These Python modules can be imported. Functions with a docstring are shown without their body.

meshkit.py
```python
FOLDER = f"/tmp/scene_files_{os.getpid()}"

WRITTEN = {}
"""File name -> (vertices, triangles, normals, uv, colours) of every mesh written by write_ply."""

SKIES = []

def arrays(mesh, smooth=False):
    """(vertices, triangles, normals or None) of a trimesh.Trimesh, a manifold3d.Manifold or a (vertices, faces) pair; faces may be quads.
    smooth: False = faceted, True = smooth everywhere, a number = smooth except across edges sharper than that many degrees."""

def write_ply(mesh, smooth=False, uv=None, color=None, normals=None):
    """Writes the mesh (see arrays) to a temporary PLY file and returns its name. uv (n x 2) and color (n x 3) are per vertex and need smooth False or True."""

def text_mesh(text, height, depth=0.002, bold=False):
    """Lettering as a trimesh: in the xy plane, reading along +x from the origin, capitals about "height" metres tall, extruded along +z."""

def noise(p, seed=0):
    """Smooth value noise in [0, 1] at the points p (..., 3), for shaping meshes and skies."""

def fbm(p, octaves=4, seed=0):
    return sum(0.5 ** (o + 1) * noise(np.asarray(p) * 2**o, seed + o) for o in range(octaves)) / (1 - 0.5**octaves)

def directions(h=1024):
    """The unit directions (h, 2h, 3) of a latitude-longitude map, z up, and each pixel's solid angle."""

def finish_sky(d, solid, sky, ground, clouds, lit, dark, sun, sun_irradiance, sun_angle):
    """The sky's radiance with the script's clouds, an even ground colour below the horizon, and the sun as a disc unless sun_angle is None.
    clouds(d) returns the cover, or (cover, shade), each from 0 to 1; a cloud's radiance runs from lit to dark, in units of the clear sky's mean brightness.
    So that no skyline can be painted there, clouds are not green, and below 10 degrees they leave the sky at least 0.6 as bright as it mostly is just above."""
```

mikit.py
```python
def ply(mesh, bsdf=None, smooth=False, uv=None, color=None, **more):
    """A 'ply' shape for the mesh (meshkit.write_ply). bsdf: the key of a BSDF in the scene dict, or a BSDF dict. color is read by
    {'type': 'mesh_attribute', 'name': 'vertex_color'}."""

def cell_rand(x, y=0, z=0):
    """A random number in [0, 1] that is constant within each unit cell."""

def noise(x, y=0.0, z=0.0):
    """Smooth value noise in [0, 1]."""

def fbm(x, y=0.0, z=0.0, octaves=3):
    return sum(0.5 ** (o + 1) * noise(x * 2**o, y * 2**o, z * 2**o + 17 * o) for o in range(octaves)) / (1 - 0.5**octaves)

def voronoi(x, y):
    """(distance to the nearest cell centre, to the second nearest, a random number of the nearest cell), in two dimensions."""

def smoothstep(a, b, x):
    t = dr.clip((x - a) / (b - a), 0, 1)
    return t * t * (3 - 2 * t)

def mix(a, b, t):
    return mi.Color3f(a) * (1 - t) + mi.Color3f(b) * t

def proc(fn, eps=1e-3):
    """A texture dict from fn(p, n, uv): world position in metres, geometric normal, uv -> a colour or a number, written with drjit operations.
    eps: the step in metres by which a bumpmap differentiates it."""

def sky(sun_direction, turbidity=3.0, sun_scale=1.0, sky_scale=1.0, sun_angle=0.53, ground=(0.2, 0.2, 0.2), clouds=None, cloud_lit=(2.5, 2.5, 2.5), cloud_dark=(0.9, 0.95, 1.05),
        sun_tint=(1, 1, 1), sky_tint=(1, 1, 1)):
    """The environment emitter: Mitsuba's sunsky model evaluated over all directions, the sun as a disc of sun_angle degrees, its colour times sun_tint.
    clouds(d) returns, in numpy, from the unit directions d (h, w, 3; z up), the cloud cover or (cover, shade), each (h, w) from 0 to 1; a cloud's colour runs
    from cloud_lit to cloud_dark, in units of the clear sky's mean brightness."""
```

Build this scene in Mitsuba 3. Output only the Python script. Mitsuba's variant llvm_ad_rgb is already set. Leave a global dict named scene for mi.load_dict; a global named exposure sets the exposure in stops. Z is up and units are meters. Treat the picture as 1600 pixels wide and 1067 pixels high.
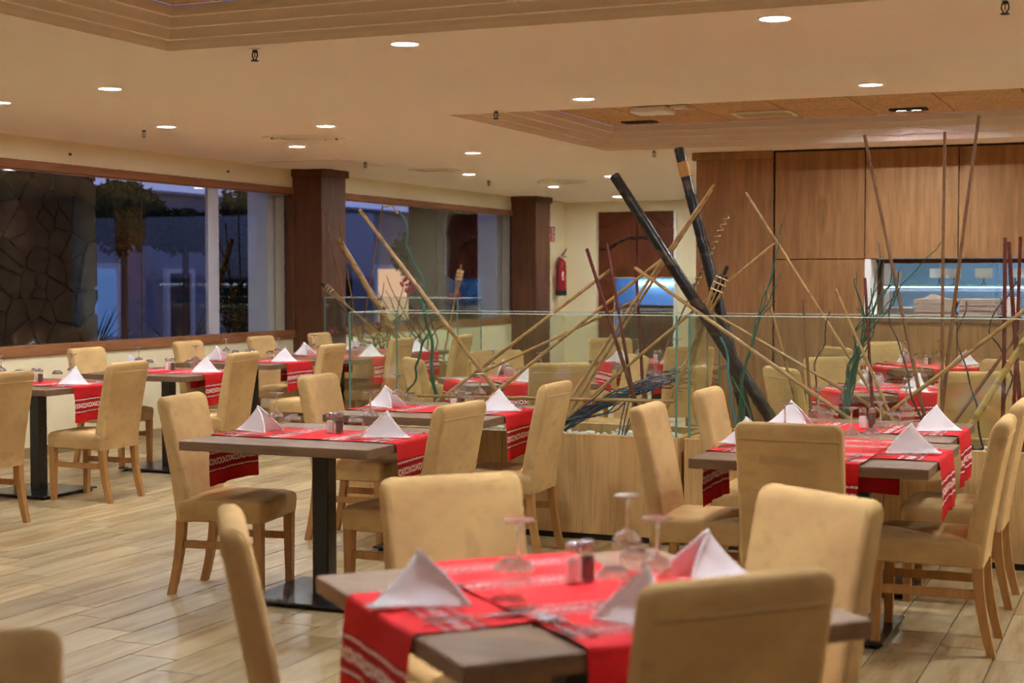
import math, random
import numpy as np
import trimesh
import drjit as dr
import mitsuba as mi
import mikit, meshkit
from mikit import proc, noise, fbm, smoothstep, mix, cell_rand
from shapely.geometry import Polygon, box as sbox, MultiPoint
from shapely.ops import voronoi_diagram

T = mi.ScalarTransform4f
scene, labels, used = {}, {}, set()
rng = np.random.default_rng(7)
random.seed(7)

# ------------------------------------------------------------------ camera, sky, exposure
EYE, YAW, PITCH, FPX = (0.0, 0.0, 1.5), 23.287, 2.403, 2367.65
_y, _p = math.radians(YAW), math.radians(PITCH)
FWD = (-math.sin(_y) * math.cos(_p), math.cos(_y) * math.cos(_p), -math.sin(_p))
scene['camera'] = {
    'type': 'thinlens', 'fov': math.degrees(2 * math.atan(800 / FPX)), 'fov_axis': 'x',
    'aperture_radius': 0.0085, 'focus_distance': 8.6, 'near_clip': 0.05, 'far_clip': 500.0,
    'to_world': T().look_at(origin=list(EYE), target=[EYE[i] + FWD[i] for i in range(3)], up=[0, 0, 1]),
}
exposure = 3.03


def _clouds(d):
    q = d / np.maximum(d[..., 2:3], 0.04)
    n = meshkit.fbm(np.stack([q[..., 0] * 0.55, q[..., 1] * 0.55, d[..., 2] * 6], -1), octaves=5, seed=3)
    return np.clip((n - 0.44) * 4.5, 0, 1), np.clip((n - 0.5) * 3, 0, 1)


SKYS = 0.42
scene['sky'] = mikit.sky((0.5, -0.8, 0.22), turbidity=3.0, sun_scale=0.0, sky_scale=SKYS, ground=(0.05, 0.05, 0.05), clouds=_clouds,
                         cloud_lit=(1.7, 1.65, 2.5), cloud_dark=(0.7, 0.66, 1.35), sky_tint=(0.55, 0.58, 1.6))

LAMP = 62.0
WARM = (1.0, 1.08, 1.10)

# ------------------------------------------------------------------ materials
def mat(name, d, two=True):
    scene['mat_' + name] = {'type': 'twosided', 'b': d} if two else d


def pr(color, rough=0.5, **k):
    if isinstance(color, (tuple, list)):
        color = {'type': 'rgb', 'value': [float(c) for c in color]}
    return {'type': 'principled', 'base_color': color, 'roughness': rough, **k}


def wood_fn(c0, c1, c2, axis, sx=26.0, board=0.0):
    def fn(p, n, uv):
        a = [p.x, p.y, p.z]
        l = a[axis]
        o = [a[i] for i in range(3) if i != axis]
        g = fbm(o[0] * sx, o[1] * sx, l * 1.6, 4)
        f = fbm(o[0] * sx * 6, o[1] * sx * 6, l * 5.0, 3)
        k = fbm(o[0] * 3.1 + 5, o[1] * 3.1, l * 0.5, 2)
        kn = smoothstep(0.72, 0.86, noise(o[0] * 9 + 3, o[1] * 9, l * 1.9))
        col = mix(c0, c1, smoothstep(0.25, 0.75, g * 0.75 + k * 0.25))
        col = mix(col, c2, 0.45 * smoothstep(0.45, 0.8, f) + 0.35 * kn)
        return col
    return fn


mat('oak_wall', pr(proc(wood_fn((.37, .185, .075), (.275, .13, .05), (.17, .076, .028), 2)), 0.5, specular=0.3))
mat('oak_planter', pr(proc(wood_fn((.64, .40, .17), (.52, .305, .118), (.35, .19, .07), 2)), 0.5, specular=0.3))
mat('walnut', pr(proc(wood_fn((.15, .064, .03), (.11, .046, .021), (.065, .027, .013), 2, 22)), 0.55, specular=0.18))
mat('walnut_rail', pr(proc(wood_fn((.33, .135, .055), (.25, .098, .04), (.16, .06, .026), 1, 22)), 0.55, specular=0.18))
mat('laminate', pr(proc(wood_fn((.22, .125, .07), (.172, .096, .054), (.112, .062, .036), 0, 18)), 0.5, specular=0.3))
mat('beech', pr(proc(wood_fn((.47, .235, .075), (.38, .18, .055), (.29, .13, .04), 2, 30)), 0.4))
mat('door_wood', pr(proc(wood_fn((.17, .045, .018), (.12, .03, .012), (.07, .018, .008), 2, 12)), 0.55, specular=0.18))


def fabric(p, n, uv):
    a = fbm(p.x * 5.5, p.y * 5.5, p.z * 5.5, 4)
    b = fbm(p.x * 30, p.y * 30, p.z * 30, 3)
    c = mix((.575, .37, .155), (.495, .305, .13), smoothstep(.32, .68, a))
    c = mix(c, (.38, .225, .09), 0.28 * smoothstep(.5, .8, b))
    s = smoothstep(.80, .9, noise(p.x * 14 + 9, p.y * 14, p.z * 14))
    return mix(c, (.25, .14, .07), 0.25 * s)


mat('velvet', pr(proc(fabric), 0.85, sheen=0.25, sheen_tint=0.8, specular=0.2))
mat('velvet_seam', pr((.50, .34, .16), 0.9))


def runner(p, n, uv):
    u, v = uv.x, uv.y
    au = dr.abs(u)
    white, dark = mi.Float(0), mi.Float(0)
    for c in (.15, .36, .605):
        d = au - c
        ad = dr.abs(d)
        dark = dr.maximum(dark, dr.select(ad < .052, 1., 0.))
        ln = dr.select(dr.abs(ad - .040) < .0042, 1., 0.)
        dash = dr.select(dr.sin(v * 2 * math.pi / .019) > -.55, 1., .15)
        cell = v / .036
        a = (cell - dr.floor(cell)) * 2 - 1
        b = d / .016
        par = cell_rand(dr.floor(cell) - 2 * dr.floor(dr.floor(cell) / 2), 3, 4) > cell_rand(0, 3, 4)
        alt = (dr.floor(cell) - 2 * dr.floor(dr.floor(cell) / 2)) > .5
        ex = dr.select(dr.abs(dr.abs(a) - dr.abs(b)) < .36, 1., 0.)
        r2 = a * a + b * b
        oh = dr.select((r2 < 1.0) & (r2 > .22), 1., 0.)
        xo = dr.select(ad < .017, dr.select(alt, ex, oh), 0.)
        white = dr.maximum(white, dr.maximum(ln * dash, xo))
    t = fbm(u * 160, v * 160, 0, 2)
    red = mix((.60, .008, .012), (.50, .006, .010), t)
    red = mix(red, (.37, .004, .010), dark)
    return mix(red, (.80, .68, .66), white * .92)


mat('runner', pr(proc(runner), 0.9, sheen=0.2))
mat('napkin', pr((.80, .79, .83), 0.85, sheen=0.2))


def plank(p, n, uv):
    row = dr.floor((p.x + 4.447) / .2265)
    k = dr.floor((p.y - 5.38 + .16 * row) / .875)
    r1, r2 = cell_rand(row, k, 7), cell_rand(row, k, 11)
    g = fbm(p.x * 24 + r1 * 40, p.y * 2.6 + r2 * 30, 0, 4)
    g2 = fbm(p.x * 9 + r2 * 20, p.y * 1.1 + r1 * 9, 2, 3)
    f = fbm(p.x * 180, p.y * 14, r1 * 8, 2)
    c = mix((.60, .46, .27), (.48, .335, .16), smoothstep(.3, .7, g * .6 + g2 * .4))
    c = mix(c, (.42, .255, .12), .55 * smoothstep(.48, .72, g2) * smoothstep(.35, .7, g))
    c = mix(c, (.63, .50, .32), .3 * smoothstep(.5, .8, f))
    return c * (.54 + .24 * r1) * mi.Color3f(1.03, 1.0, .93)


mat('plank', pr(proc(plank), 0.38))
mat('grout', pr((.07, .048, .03), 0.8))


def ceil_fn(p, n, uv):
    a = fbm(p.x * 1.4, p.y * 1.4, p.z, 3)
    return mix((.84, .745, .63), (.79, .695, .58), a)


mat('ceiling', pr(proc(ceil_fn), 0.65))
mat('cove', pr((.76, .66, .55), 0.65))


def cork(p, n, uv):
    a = fbm(p.x * 60, p.y * 60, 0, 3)
    b = fbm(p.x * 190, p.y * 190, 3, 2)
    return mix((.60, .38, .19), (.34, .20, .095), smoothstep(.3, .7, a * .5 + b * .5))


mat('cork', pr(proc(cork), 0.9))
mat('wall', pr(proc(lambda p, n, uv: mix((.82, .715, .48), (.78, .67, .44), fbm(p.x * 2, p.y * 2, p.z * 2, 3))), 0.75))
mat('wall_white', pr((.80, .79, .77), 0.7))
mat('black_metal', pr((.012, .012, .014), 0.28))
mat('black_matte', pr((.015, .014, .014), 0.6))
mat('steel', {'type': 'roughconductor', 'material': 'Cr', 'alpha': 0.14})
mat('steel_soft', {'type': 'roughconductor', 'material': 'Al', 'alpha': 0.3})
mat('glass_thin', {'type': 'thindielectric', 'int_ior': 1.5}, two=False)
mat('glass_green', {'type': 'thindielectric', 'int_ior': 1.5, 'specular_transmittance': {'type': 'rgb', 'value': [.90, .955, .91]}}, two=False)
mat('glass_window', {'type': 'thindielectric', 'int_ior': 1.42, 'specular_transmittance': {'type': 'rgb', 'value': [.82, .85, .86]}}, two=False)
mat('glass_solid', {'type': 'roughdielectric', 'distribution': 'ggx', 'alpha': 0.045, 'int_ior': 1.5, 'ext_ior': 1.0}, two=False)
mat('glass_edge', pr((.10, .22, .17), 0.2))
mat('glass_edge_light', pr((.55, .66, .58), 0.25))
mat('salt', pr((.80, .72, .70), 0.7))
mat('pepper', pr((.10, .055, .04), 0.8))


def cane(c0, c1):
    def fn(p, n, uv):
        a = fbm(p.x * 25, p.y * 25, p.z * 9, 3)
        s = smoothstep(.62, .75, noise(p.x * 12, p.y * 12, p.z * 22))
        return mix(mix(c0, c1, a), (.12, .06, .03), .45 * s)
    return fn


mat('cane_tan', pr(proc(cane((.47, .28, .095), (.34, .18, .055))), 0.45))
mat('cane_brown', pr(proc(cane((.26, .12, .045), (.17, .07, .028))), 0.5))
mat('cane_red', pr(proc(cane((.15, .022, .014), (.08, .014, .01))), 0.4))
mat('cane_black', pr(proc(cane((.014, .011, .009), (.008, .006, .006))), 0.32, specular=0.35))
mat('cane_yellow', pr(proc(cane((.55, .37, .10), (.42, .26, .07))), 0.4))
mat('bark_orange', pr((.45, .20, .04), 0.7))
mat('twig_green', pr((.02, .10, .06), 0.55))
mat('twig_blue', pr((.025, .07, .12), 0.5))
mat('twig_teal', pr((.03, .20, .27), 0.5))
mat('twig_dark', pr((.05, .035, .028), 0.7))
mat('flower', pr((.30, .07, .09), 0.8))
mat('rope', pr((.75, .62, .42), 0.8))
mat('pebble', pr((.72, .69, .62), 0.6))
mat('pebble_dark', pr((.05, .03, .035), 0.5))
mat('red_paint', pr((.36, .015, .02), 0.25))
mat('sign_red', pr((.36, .025, .02), 0.5))
mat('white_paint', pr((.80, .79, .76), 0.5))
mat('blue_wall', pr((.32, .58, .88), 0.6))
mat('counter', pr((.78, .78, .78), 0.3))
mat('napkin_stack', pr(proc(lambda p, n, uv: mix((.50, .40, .33), (.36, .28, .22), fbm(p.x * 9, p.y * 9, p.z * 120, 2))), 0.9))
mat('card', pr((.74, .70, .62), 0.6))
mat('brown_card', pr((.50, .41, .30), 0.6))


def stone_fn(p, n, uv):
    a = fbm(p.x * 6, p.y * 6, p.z * 6, 4)
    return mix((.06, .038, .027), (.022, .016, .012), a)


mat('stone', pr(proc(stone_fn), 0.9, specular=0.0))
mat('mortar', pr((.035, .028, .024), 0.9, specular=0.0))
mat('facade', pr((.30, .31, .36), 0.8, specular=0.0))
mat('leaf_dark', pr((.012, .026, .009), 0.8, specular=0.0))
mat('leaf_grey', pr((.045, .07, .035), 0.8, specular=0.0))
mat('soil', pr((.018, .016, .013), 0.9, specular=0.0))
mat('alu', pr((.42, .40, .46), 0.5))


def emit(rgb):
    return {'type': 'area', 'radiance': {'type': 'rgb', 'value': [float(c) for c in rgb]}}


# ------------------------------------------------------------------ naming helpers
def num(name):
    key, k = name, 0
    while key in used:
        k += 1
        key = '%s_%03d' % (name, k)
    used.add(key)
    return key


def thing(name, label, cat, group=None, kind=None):
    key = num(name)
    labels[key] = {'label': label, 'category': cat}
    if group: labels[key]['group'] = group
    if kind: labels[key]['kind'] = kind
    return key


def struct(name, label=None):
    key = num(name)
    labels[key] = {'kind': 'structure'}
    if label: labels[key]['label'] = label
    return key


def shape(mesh, m, smooth=False, uv=None, **k):
    return mikit.ply(mesh, 'mat_' + m, smooth=smooth, uv=uv, **k)


def put(key, shp, to=None):
    scene[key] = {**shp, 'to_world': to} if to is not None else shp
    return key


def part(parent, name, shp, to=None, label=None, kind=None):
    key = num(parent + '__' + name)
    if label or kind:
        labels[key] = {}
        if label: labels[key]['label'] = label
        if kind: labels[key]['kind'] = kind
    return put(key, shp, to)


def at(x, y, z=0.0, deg=0.0):
    return T().translate([x, y, z]).rotate([0, 0, 1], deg)


# ------------------------------------------------------------------ mesh helpers
def box(lo, hi):
    lo, hi = np.array(lo, float), np.array(hi, float)
    b = trimesh.creation.box(extents=hi - lo)
    b.apply_translation((lo + hi) / 2)
    return b


def cbox(lo, hi, c=0.004):
    lo, hi = np.array(lo, float), np.array(hi, float)
    c = min(c, *(0.45 * (hi - lo)))
    pts = []
    for i in range(3):
        for s in np.ndindex(2, 2, 2):
            p = np.where(np.array(s) == 0, lo, hi)
            for j in range(3):
                if j != i:
                    p[j] += c if s[j] == 0 else -c
            pts.append(p)
    return trimesh.convex.convex_hull(np.array(pts))


def cat(*ms):
    return trimesh.util.concatenate([m for m in ms if m is not None])


def loft(rings, cap=True):
    rings = [np.asarray(r, float) for r in rings]
    n = len(rings[0])
    v = np.vstack(rings)
    f = []
    for k in range(len(rings) - 1):
        a, b = k * n, (k + 1) * n
        for i in range(n):
            j = (i + 1) % n
            f += [[a + i, a + j, b + j], [a + i, b + j, b + i]]
    if cap:
        v = np.vstack([v, rings[0].mean(0), rings[-1].mean(0)])
        c0, c1 = len(v) - 2, len(v) - 1
        e = (len(rings) - 1) * n
        for i in range(n):
            j = (i + 1) % n
            f += [[c0, j, i], [c1, e + i, e + j]]
    m = trimesh.Trimesh(v, np.array(f), process=False)
    if cap and m.volume < 0:
        m.invert()
    return m


def rrect(hx, hy, r, n=3):
    """Rounded rectangle outline, half sizes hx, hy."""
    r = min(r, hx * .98, hy * .98)
    out = []
    for sx, sy, a0 in ((1, 1, 0), (-1, 1, 90), (-1, -1, 180), (1, -1, 270)):
        for k in range(n + 1):
            a = math.radians(a0 + 90 * k / n)
            out.append((sx * (hx - r) + r * math.cos(a), sy * (hy - r) + r * math.sin(a)))
    return np.array(out)


def ring3(xy, z, dx=0.0, dy=0.0):
    return np.column_stack([xy[:, 0] + dx, xy[:, 1] + dy, np.full(len(xy), z)])


def lathe(profile, n=20, cap=False):
    pr_ = np.array(profile, float)
    a = np.arange(n) * 2 * math.pi / n
    rings = [np.column_stack([r * np.cos(a), r * np.sin(a), np.full(n, z)]) for r, z in pr_]
    return loft(rings, cap)


def tube(pts, rad, n=8, cap=True):
    pts = np.array(pts, float)
    rad = np.broadcast_to(np.asarray(rad, float), (len(pts),))
    tan = np.gradient(pts, axis=0)
    tan /= np.linalg.norm(tan, axis=1, keepdims=True) + 1e-12
    up = np.array([0, 0, 1.0]) if abs(tan[0, 2]) < .9 else np.array([1.0, 0, 0])
    rings, a = [], np.arange(n) * 2 * math.pi / n
    x = np.cross(up, tan[0])
    for p, t, r in zip(pts, tan, rad):
        x = x - t * (x @ t)
        x /= np.linalg.norm(x) + 1e-12
        y = np.cross(t, x)
        rings.append(p + r * (np.cos(a)[:, None] * x + np.sin(a)[:, None] * y))
    return loft(rings, cap)


def extrude(poly, lo, hi):
    m = trimesh.creation.extrude_polygon(poly, hi - lo, engine='earcut')
    m.apply_translation([0, 0, lo])
    return m


def turned(m, axis, deg, off=(0, 0, 0)):
    m = m.copy()
    m.apply_transform(trimesh.transformations.rotation_matrix(math.radians(deg), axis))
    m.apply_translation(off)
    return m


def quad(a, b, c, d):
    return (np.array([a, b, c, d], float), np.array([[0, 1, 2, 3]]))


# ================================================================== ROOM
ZC = 2.675
XW = -8.70
XR, YN, YB = 5.0, -3.0, 22.1

# --- floor: slab plus separate wood-look planks
fl = struct('floor')
scene[fl] = shape(box((XW - .1, YN, -.08), (XR, YB + 2.2, -.006)), 'grout')
PW, PL = .2265, .875
cells = []
for row in range(-20, 44):
    x0 = -4.447 + row * PW
    if x0 + PW < XW or x0 > XR: continue
    for k in range(-12, 24):
        y0 = 5.38 - .16 * row + k * PL
        if y0 + PL < YN or y0 > YB + .05: continue
        a, b = max(x0, XW), min(x0 + PW, XR)
        c, d = max(y0, YN), min(y0 + PL, YB)
        if b - a < .03 or d - c < .03: continue
        cells.append((a + .0027, b - .0027, c + .0027, d - .0027))


def in_view(x, y, m=0.02):
    q = np.array([x, y, 0.0]) - EYE
    dep = q @ np.array(FWD)
    if dep < .5: return None
    r = np.array([math.cos(_y), math.sin(_y), 0])
    u = np.cross(r, FWD)
    px, py = 800 + FPX * (q @ r) / dep, 533.5 - FPX * (q @ u) / dep
    return dep if -60 < px < 1660 and py < 1150 else None


def plank_mesh(c):
    return cbox((c[0], c[2], -.02), (c[1], c[3], 0.0), .0015)


vis = []
for c in cells:
    dep = in_view((c[0] + c[1]) / 2, (c[2] + c[3]) / 2)
    hid = (-4.6 < c[0] < .6 and 8.1 < c[2] < 8.5)
    vis.append((dep if dep is not None and not hid else 1e9))
order = np.argsort(vis, kind='stable')
rest = []
for i, j in enumerate(order):
    if i < 298 and vis[j] < 1e8:
        part(fl, 'plank', shape(plank_mesh(cells[j]), 'plank'))
    else:
        c = cells[j]
        rest.append(box((c[0], c[2], -.02), (c[1], c[3], 0.0)))
part(fl, 'distant_planks', shape(cat(*rest), 'plank'), kind='stuff')

# --- ceiling with two stepped trays
TR1 = (-4.77, -2.5, 4.5, 6.57)
TR2 = (-4.77, 9.93, 4.5, 13.31)
ce = struct('ceiling')
cp = Polygon(sbox(XW - .2, YN, XR, YB + 2.2).exterior, [list(sbox(*TR1).exterior.coords), list(sbox(*TR2).exterior.coords)])
scene[ce] = shape(extrude(cp, ZC, ZC + .03), 'ceiling')
for i, t in enumerate((TR1, TR2)):
    st = struct('trim_%d' % (i + 1))
    ms, N, e, h = [], 4, .036, .0525
    for k in range(N):
        o, inn = k * e, (k + 1) * e
        zo = ZC + k * h
        oo = sbox(t[0] + o, t[1] + o, t[2] - o, t[3] - o)
        ii = sbox(t[0] + inn, t[1] + inn, t[2] - inn, t[3] - inn)
        # riser ring (thin) and soffit ring with a rounded nose
        ring = Polygon(sbox(t[0] + o - .02, t[1] + o - .02, t[2] - o + .02, t[3] - o + .02).exterior, [list(oo.exterior.coords)])
        ms.append(extrude(ring, zo + (.0 if k else .03), zo + h))
        if k < N - 1:
            ms.append(extrude(Polygon(oo.exterior, [list(ii.exterior.coords)]), zo + h, zo + h + .01))
    for m in ms:
        part(st, 'step', shape(m, 'cove'))
    o = (N - 1) * e
    zt = ZC + N * h
    a0, b0, a1, b1 = t[0] + o, t[1] + o, t[2] - o, t[3] - o
    scene[st] = shape(box((a0 - .05, b0 - .05, zt + .02), (a1 + .05, b1 + .05, zt + .04)), 'black_matte')
    S = .635
    y = b1
    cnt = 0
    while y > b0 + .01:
        yy = max(b0, y - S)
        x = a0 - .14
        while x < a1 - .01:
            xx = min(a1, x + S)
            part(st, 'cork_tile', shape(cbox((max(x, a0) + .005, yy + .005, zt), (xx - .005, y - .005, zt + .018), .005), 'cork'))
            x += S
        y -= S

# --- walls
wl = struct('wall_left')
w1, w2 = (3.0, 14.19), (14.62, 20.35)
wall_parts = [box((XW - .22, YN, 0), (XW, YB, .86)), box((XW - .22, YN, 2.46), (XW, YB, ZC)),
              box((XW - .22, YN, .86), (XW, w1[0], 2.46)), box((XW - .22, w1[1], .86), (XW, w2[0], 2.46)), box((XW - .22, w2[1], .86), (XW, YB, 2.46)), box((XW, 20.7, 0), (XW + .09, YB, ZC))]
scene[wl] = shape(cat(*wall_parts), 'wall')
bl = struct('baseboard_left')
scene[bl] = shape(cbox((XW, YN, 0.0), (XW + .012, YB, .085), .003), 'plank')
wb = struct('wall_back')
DX0, DX1, DZ = -8.16, -6.84, 2.52
scene[wb] = shape(cat(box((XW, YB, 0), (DX0, YB + .2, ZC)), box((DX1, YB, 0), (-5.6, YB + .2, ZC)), box((DX0, YB, DZ), (DX1, YB + .2, ZC))), 'wall')
wr = struct('wall_right_unseen')
scene[wr] = shape(box((XR, YN, 0), (XR + .1, YB, ZC)), 'wall')  # out of view, closes the room for bounced light
wn = struct('wall_near_unseen')
scene[wn] = shape(box((XW, YN - .1, 0), (XR, YN, ZC)), 'wall')  # out of view behind the camera, returns bounced light

# --- windows
def window(idx, y0, y1, seams, mull):
    w = struct('window_%d' % idx)
    z0, z1 = .845, 2.475
    fr = []
    fx0, fx1 = XW - .09, XW + .028
    rail = lambda a, b: cbox(a, b, .004)
    scene[w] = shape(rail((fx0, y0, z0), (fx1, y1, z0 + .09)), 'walnut_rail')
    part(w, 'top_rail', shape(rail((fx0, y0, z1 - .075), (fx1, y1, z1)), 'walnut_rail'))
    part(w, 'side_rail', shape(rail((fx0, y1 - .14, z0 + .09), (fx1, y1, z1 - .075)), 'walnut'))
    part(w, 'side_rail', shape(rail((fx0, y0, z0 + .09), (fx1, y0 + .08, z1 - .075)), 'walnut'))
    part(w, 'metal_strip', shape(cbox((XW - .06, y0 + .08, z1 - .083), (XW - .04, y1 - .14, z1 - .075), .001), 'alu'))
    e = [y0 + .08] + seams + [y1 - .14]
    segs, cur = [], y0 + .08
    stops = sorted([(s, s) for s in seams] + mull)
    for a, b in stops:
        segs.append((cur, a)); cur = b
    segs.append((cur, y1 - .14))
    gx = XW - .05
    for a, b in segs:
        part(w, 'pane', shape(quad((gx, a + .001, z0 + .09), (gx, b - .001, z0 + .09), (gx, b - .001, z1 - .08), (gx, a + .001, z1 - .08)), 'glass_window'))
    for s in seams:
        part(w, 'seam', shape(box((gx - .004, s - .004, z0 + .09), (gx + .004, s + .004, z1 - .08)), 'black_matte'))
    for a, b in mull:
        part(w, 'mullion', shape(cbox((gx - .03, a, z0 + .09), (gx + .01, a + (b - a) * .42, z1 - .08), .003), 'alu'))
        part(w, 'mullion', shape(cbox((gx - .045, a + (b - a) * .45, z0 + .09), (gx + .0, b, z1 - .08), .003), 'alu'))


window(1, w1[0], 14.30, [7.8, 11.61], [(12.67, 12.87)])
window(2, 14.60, 20.48, [17.83], [])

# --- dark wooden columns
def column(y0, y1, x1, label):
    t = thing('column', label, 'column')
    part(t, 'shaft', shape(cbox((XW + .0, y0, 0), (x1, y1, 2.61), .004), 'walnut'))
    part(t, 'capital', shape(cbox((XW + .0, y0 - .025, 2.595), (x1 + .03, y1 + .03, ZC), .004), 'walnut'))
    part(t, 'skirting', shape(cbox((XW + .0, y0 - .008, 0), (x1 + .01, y1 + .01, .09), .003), 'walnut'))


column(14.19, 14.71, -8.335, 'dark walnut clad square column between the two big windows')
column(20.19, 20.74, -8.315, 'dark walnut clad square column next to the fire extinguisher')

# --- doorway in the back wall
d = struct('door_1')
yd = YB + .10
scene[d] = shape(box((DX0, yd + .05, 1.49), (DX1, yd + .07, DZ)), 'door_wood')
mid = -7.465
def leafpanel(x0, x1, z0, name):
    part(d, name, shape(cbox((x0, yd, z0), (x1, yd + .05, DZ), .004), 'door_wood'))
leafpanel(DX0 + .07, mid - .006, 1.49, 'leaf')
leafpanel(mid + .006, DX1, 1.49, 'leaf')
part(d, 'stile', shape(cbox((DX0 + .07, yd, 0), (-7.82, yd + .05, 1.488), .004), 'door_wood'))
for sgn, xc in ((-1, mid), (1, mid)):
    xs = np.linspace(0, .60, 22)
    def arch(x, base):
        return base + .09 * np.exp(-((x - .05) / .2) ** 2) - .06 * smooth01((x - .28) / .16) + 0.015 * np.sin(x * 9)
    smooth01 = lambda t: np.clip(t, 0, 1) ** 2 * (3 - 2 * np.clip(t, 0, 1))
    for base in (2.36, 2.02):
        pts = [(xc + sgn * (x + .015), yd - .008, z) for x, z in zip(xs, arch(xs, base))]
        part(d, 'arched_moulding', shape(tube(pts, .022, 6), 'cane_black' if base < 2.2 else 'door_wood', smooth=True))
part(d, 'jamb', shape(cbox((DX0, YB - .005, 0), (DX0 + .07, yd + .06, DZ), .003), 'wall'))
part(d, 'jamb', shape(cbox((DX1 - .0, YB - .02, 0), (DX1 + .045, yd + .06, DZ), .003), 'white_paint'))

# added blue room, stands in for a blue reflection in the glass screen
rb = struct('wall_added_blue_room')
scene[rb] = shape(cat(box((-9.0, 24.1, -.1), (-5.4, 24.2, 2.7)), box((-9.1, YB + .2, -.1), (-9.0, 24.2, 2.7)), box((-5.5, YB + .2, -.1), (-5.4, 24.2, 2.7))), 'blue_wall')
t = thing('light_strip', 'added glowing strip beyond the doorway, standing in for a mirrored light line', 'light strip')
scene[t] = {**shape(box((-8.1, 24.06, 1.40), (-6.6, 24.09, 1.410)), 'counter'), 'emitter': emit((1.6, 1.9, 2.4))}  # added glow in place of a light line mirrored in the glass
t = thing('sideboard', 'added low brown sideboard beyond the doorway under the blue wall', 'sideboard')
part(t, 'worktop', shape(cbox((-8.2, 23.3, 1.02), (-6.0, 23.9, 1.06)), 'walnut'))
part(t, 'body', shape(cbox((-8.15, 23.35, 0), (-6.05, 23.88, 1.02)), 'wall_white'))
part(t, 'door', shape(cbox((-8.1, 23.335, .1), (-7.15, 23.35, .97)), 'walnut'))
part(t, 'door', shape(cbox((-7.1, 23.335, .1), (-6.1, 23.35, .97)), 'walnut'))

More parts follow.
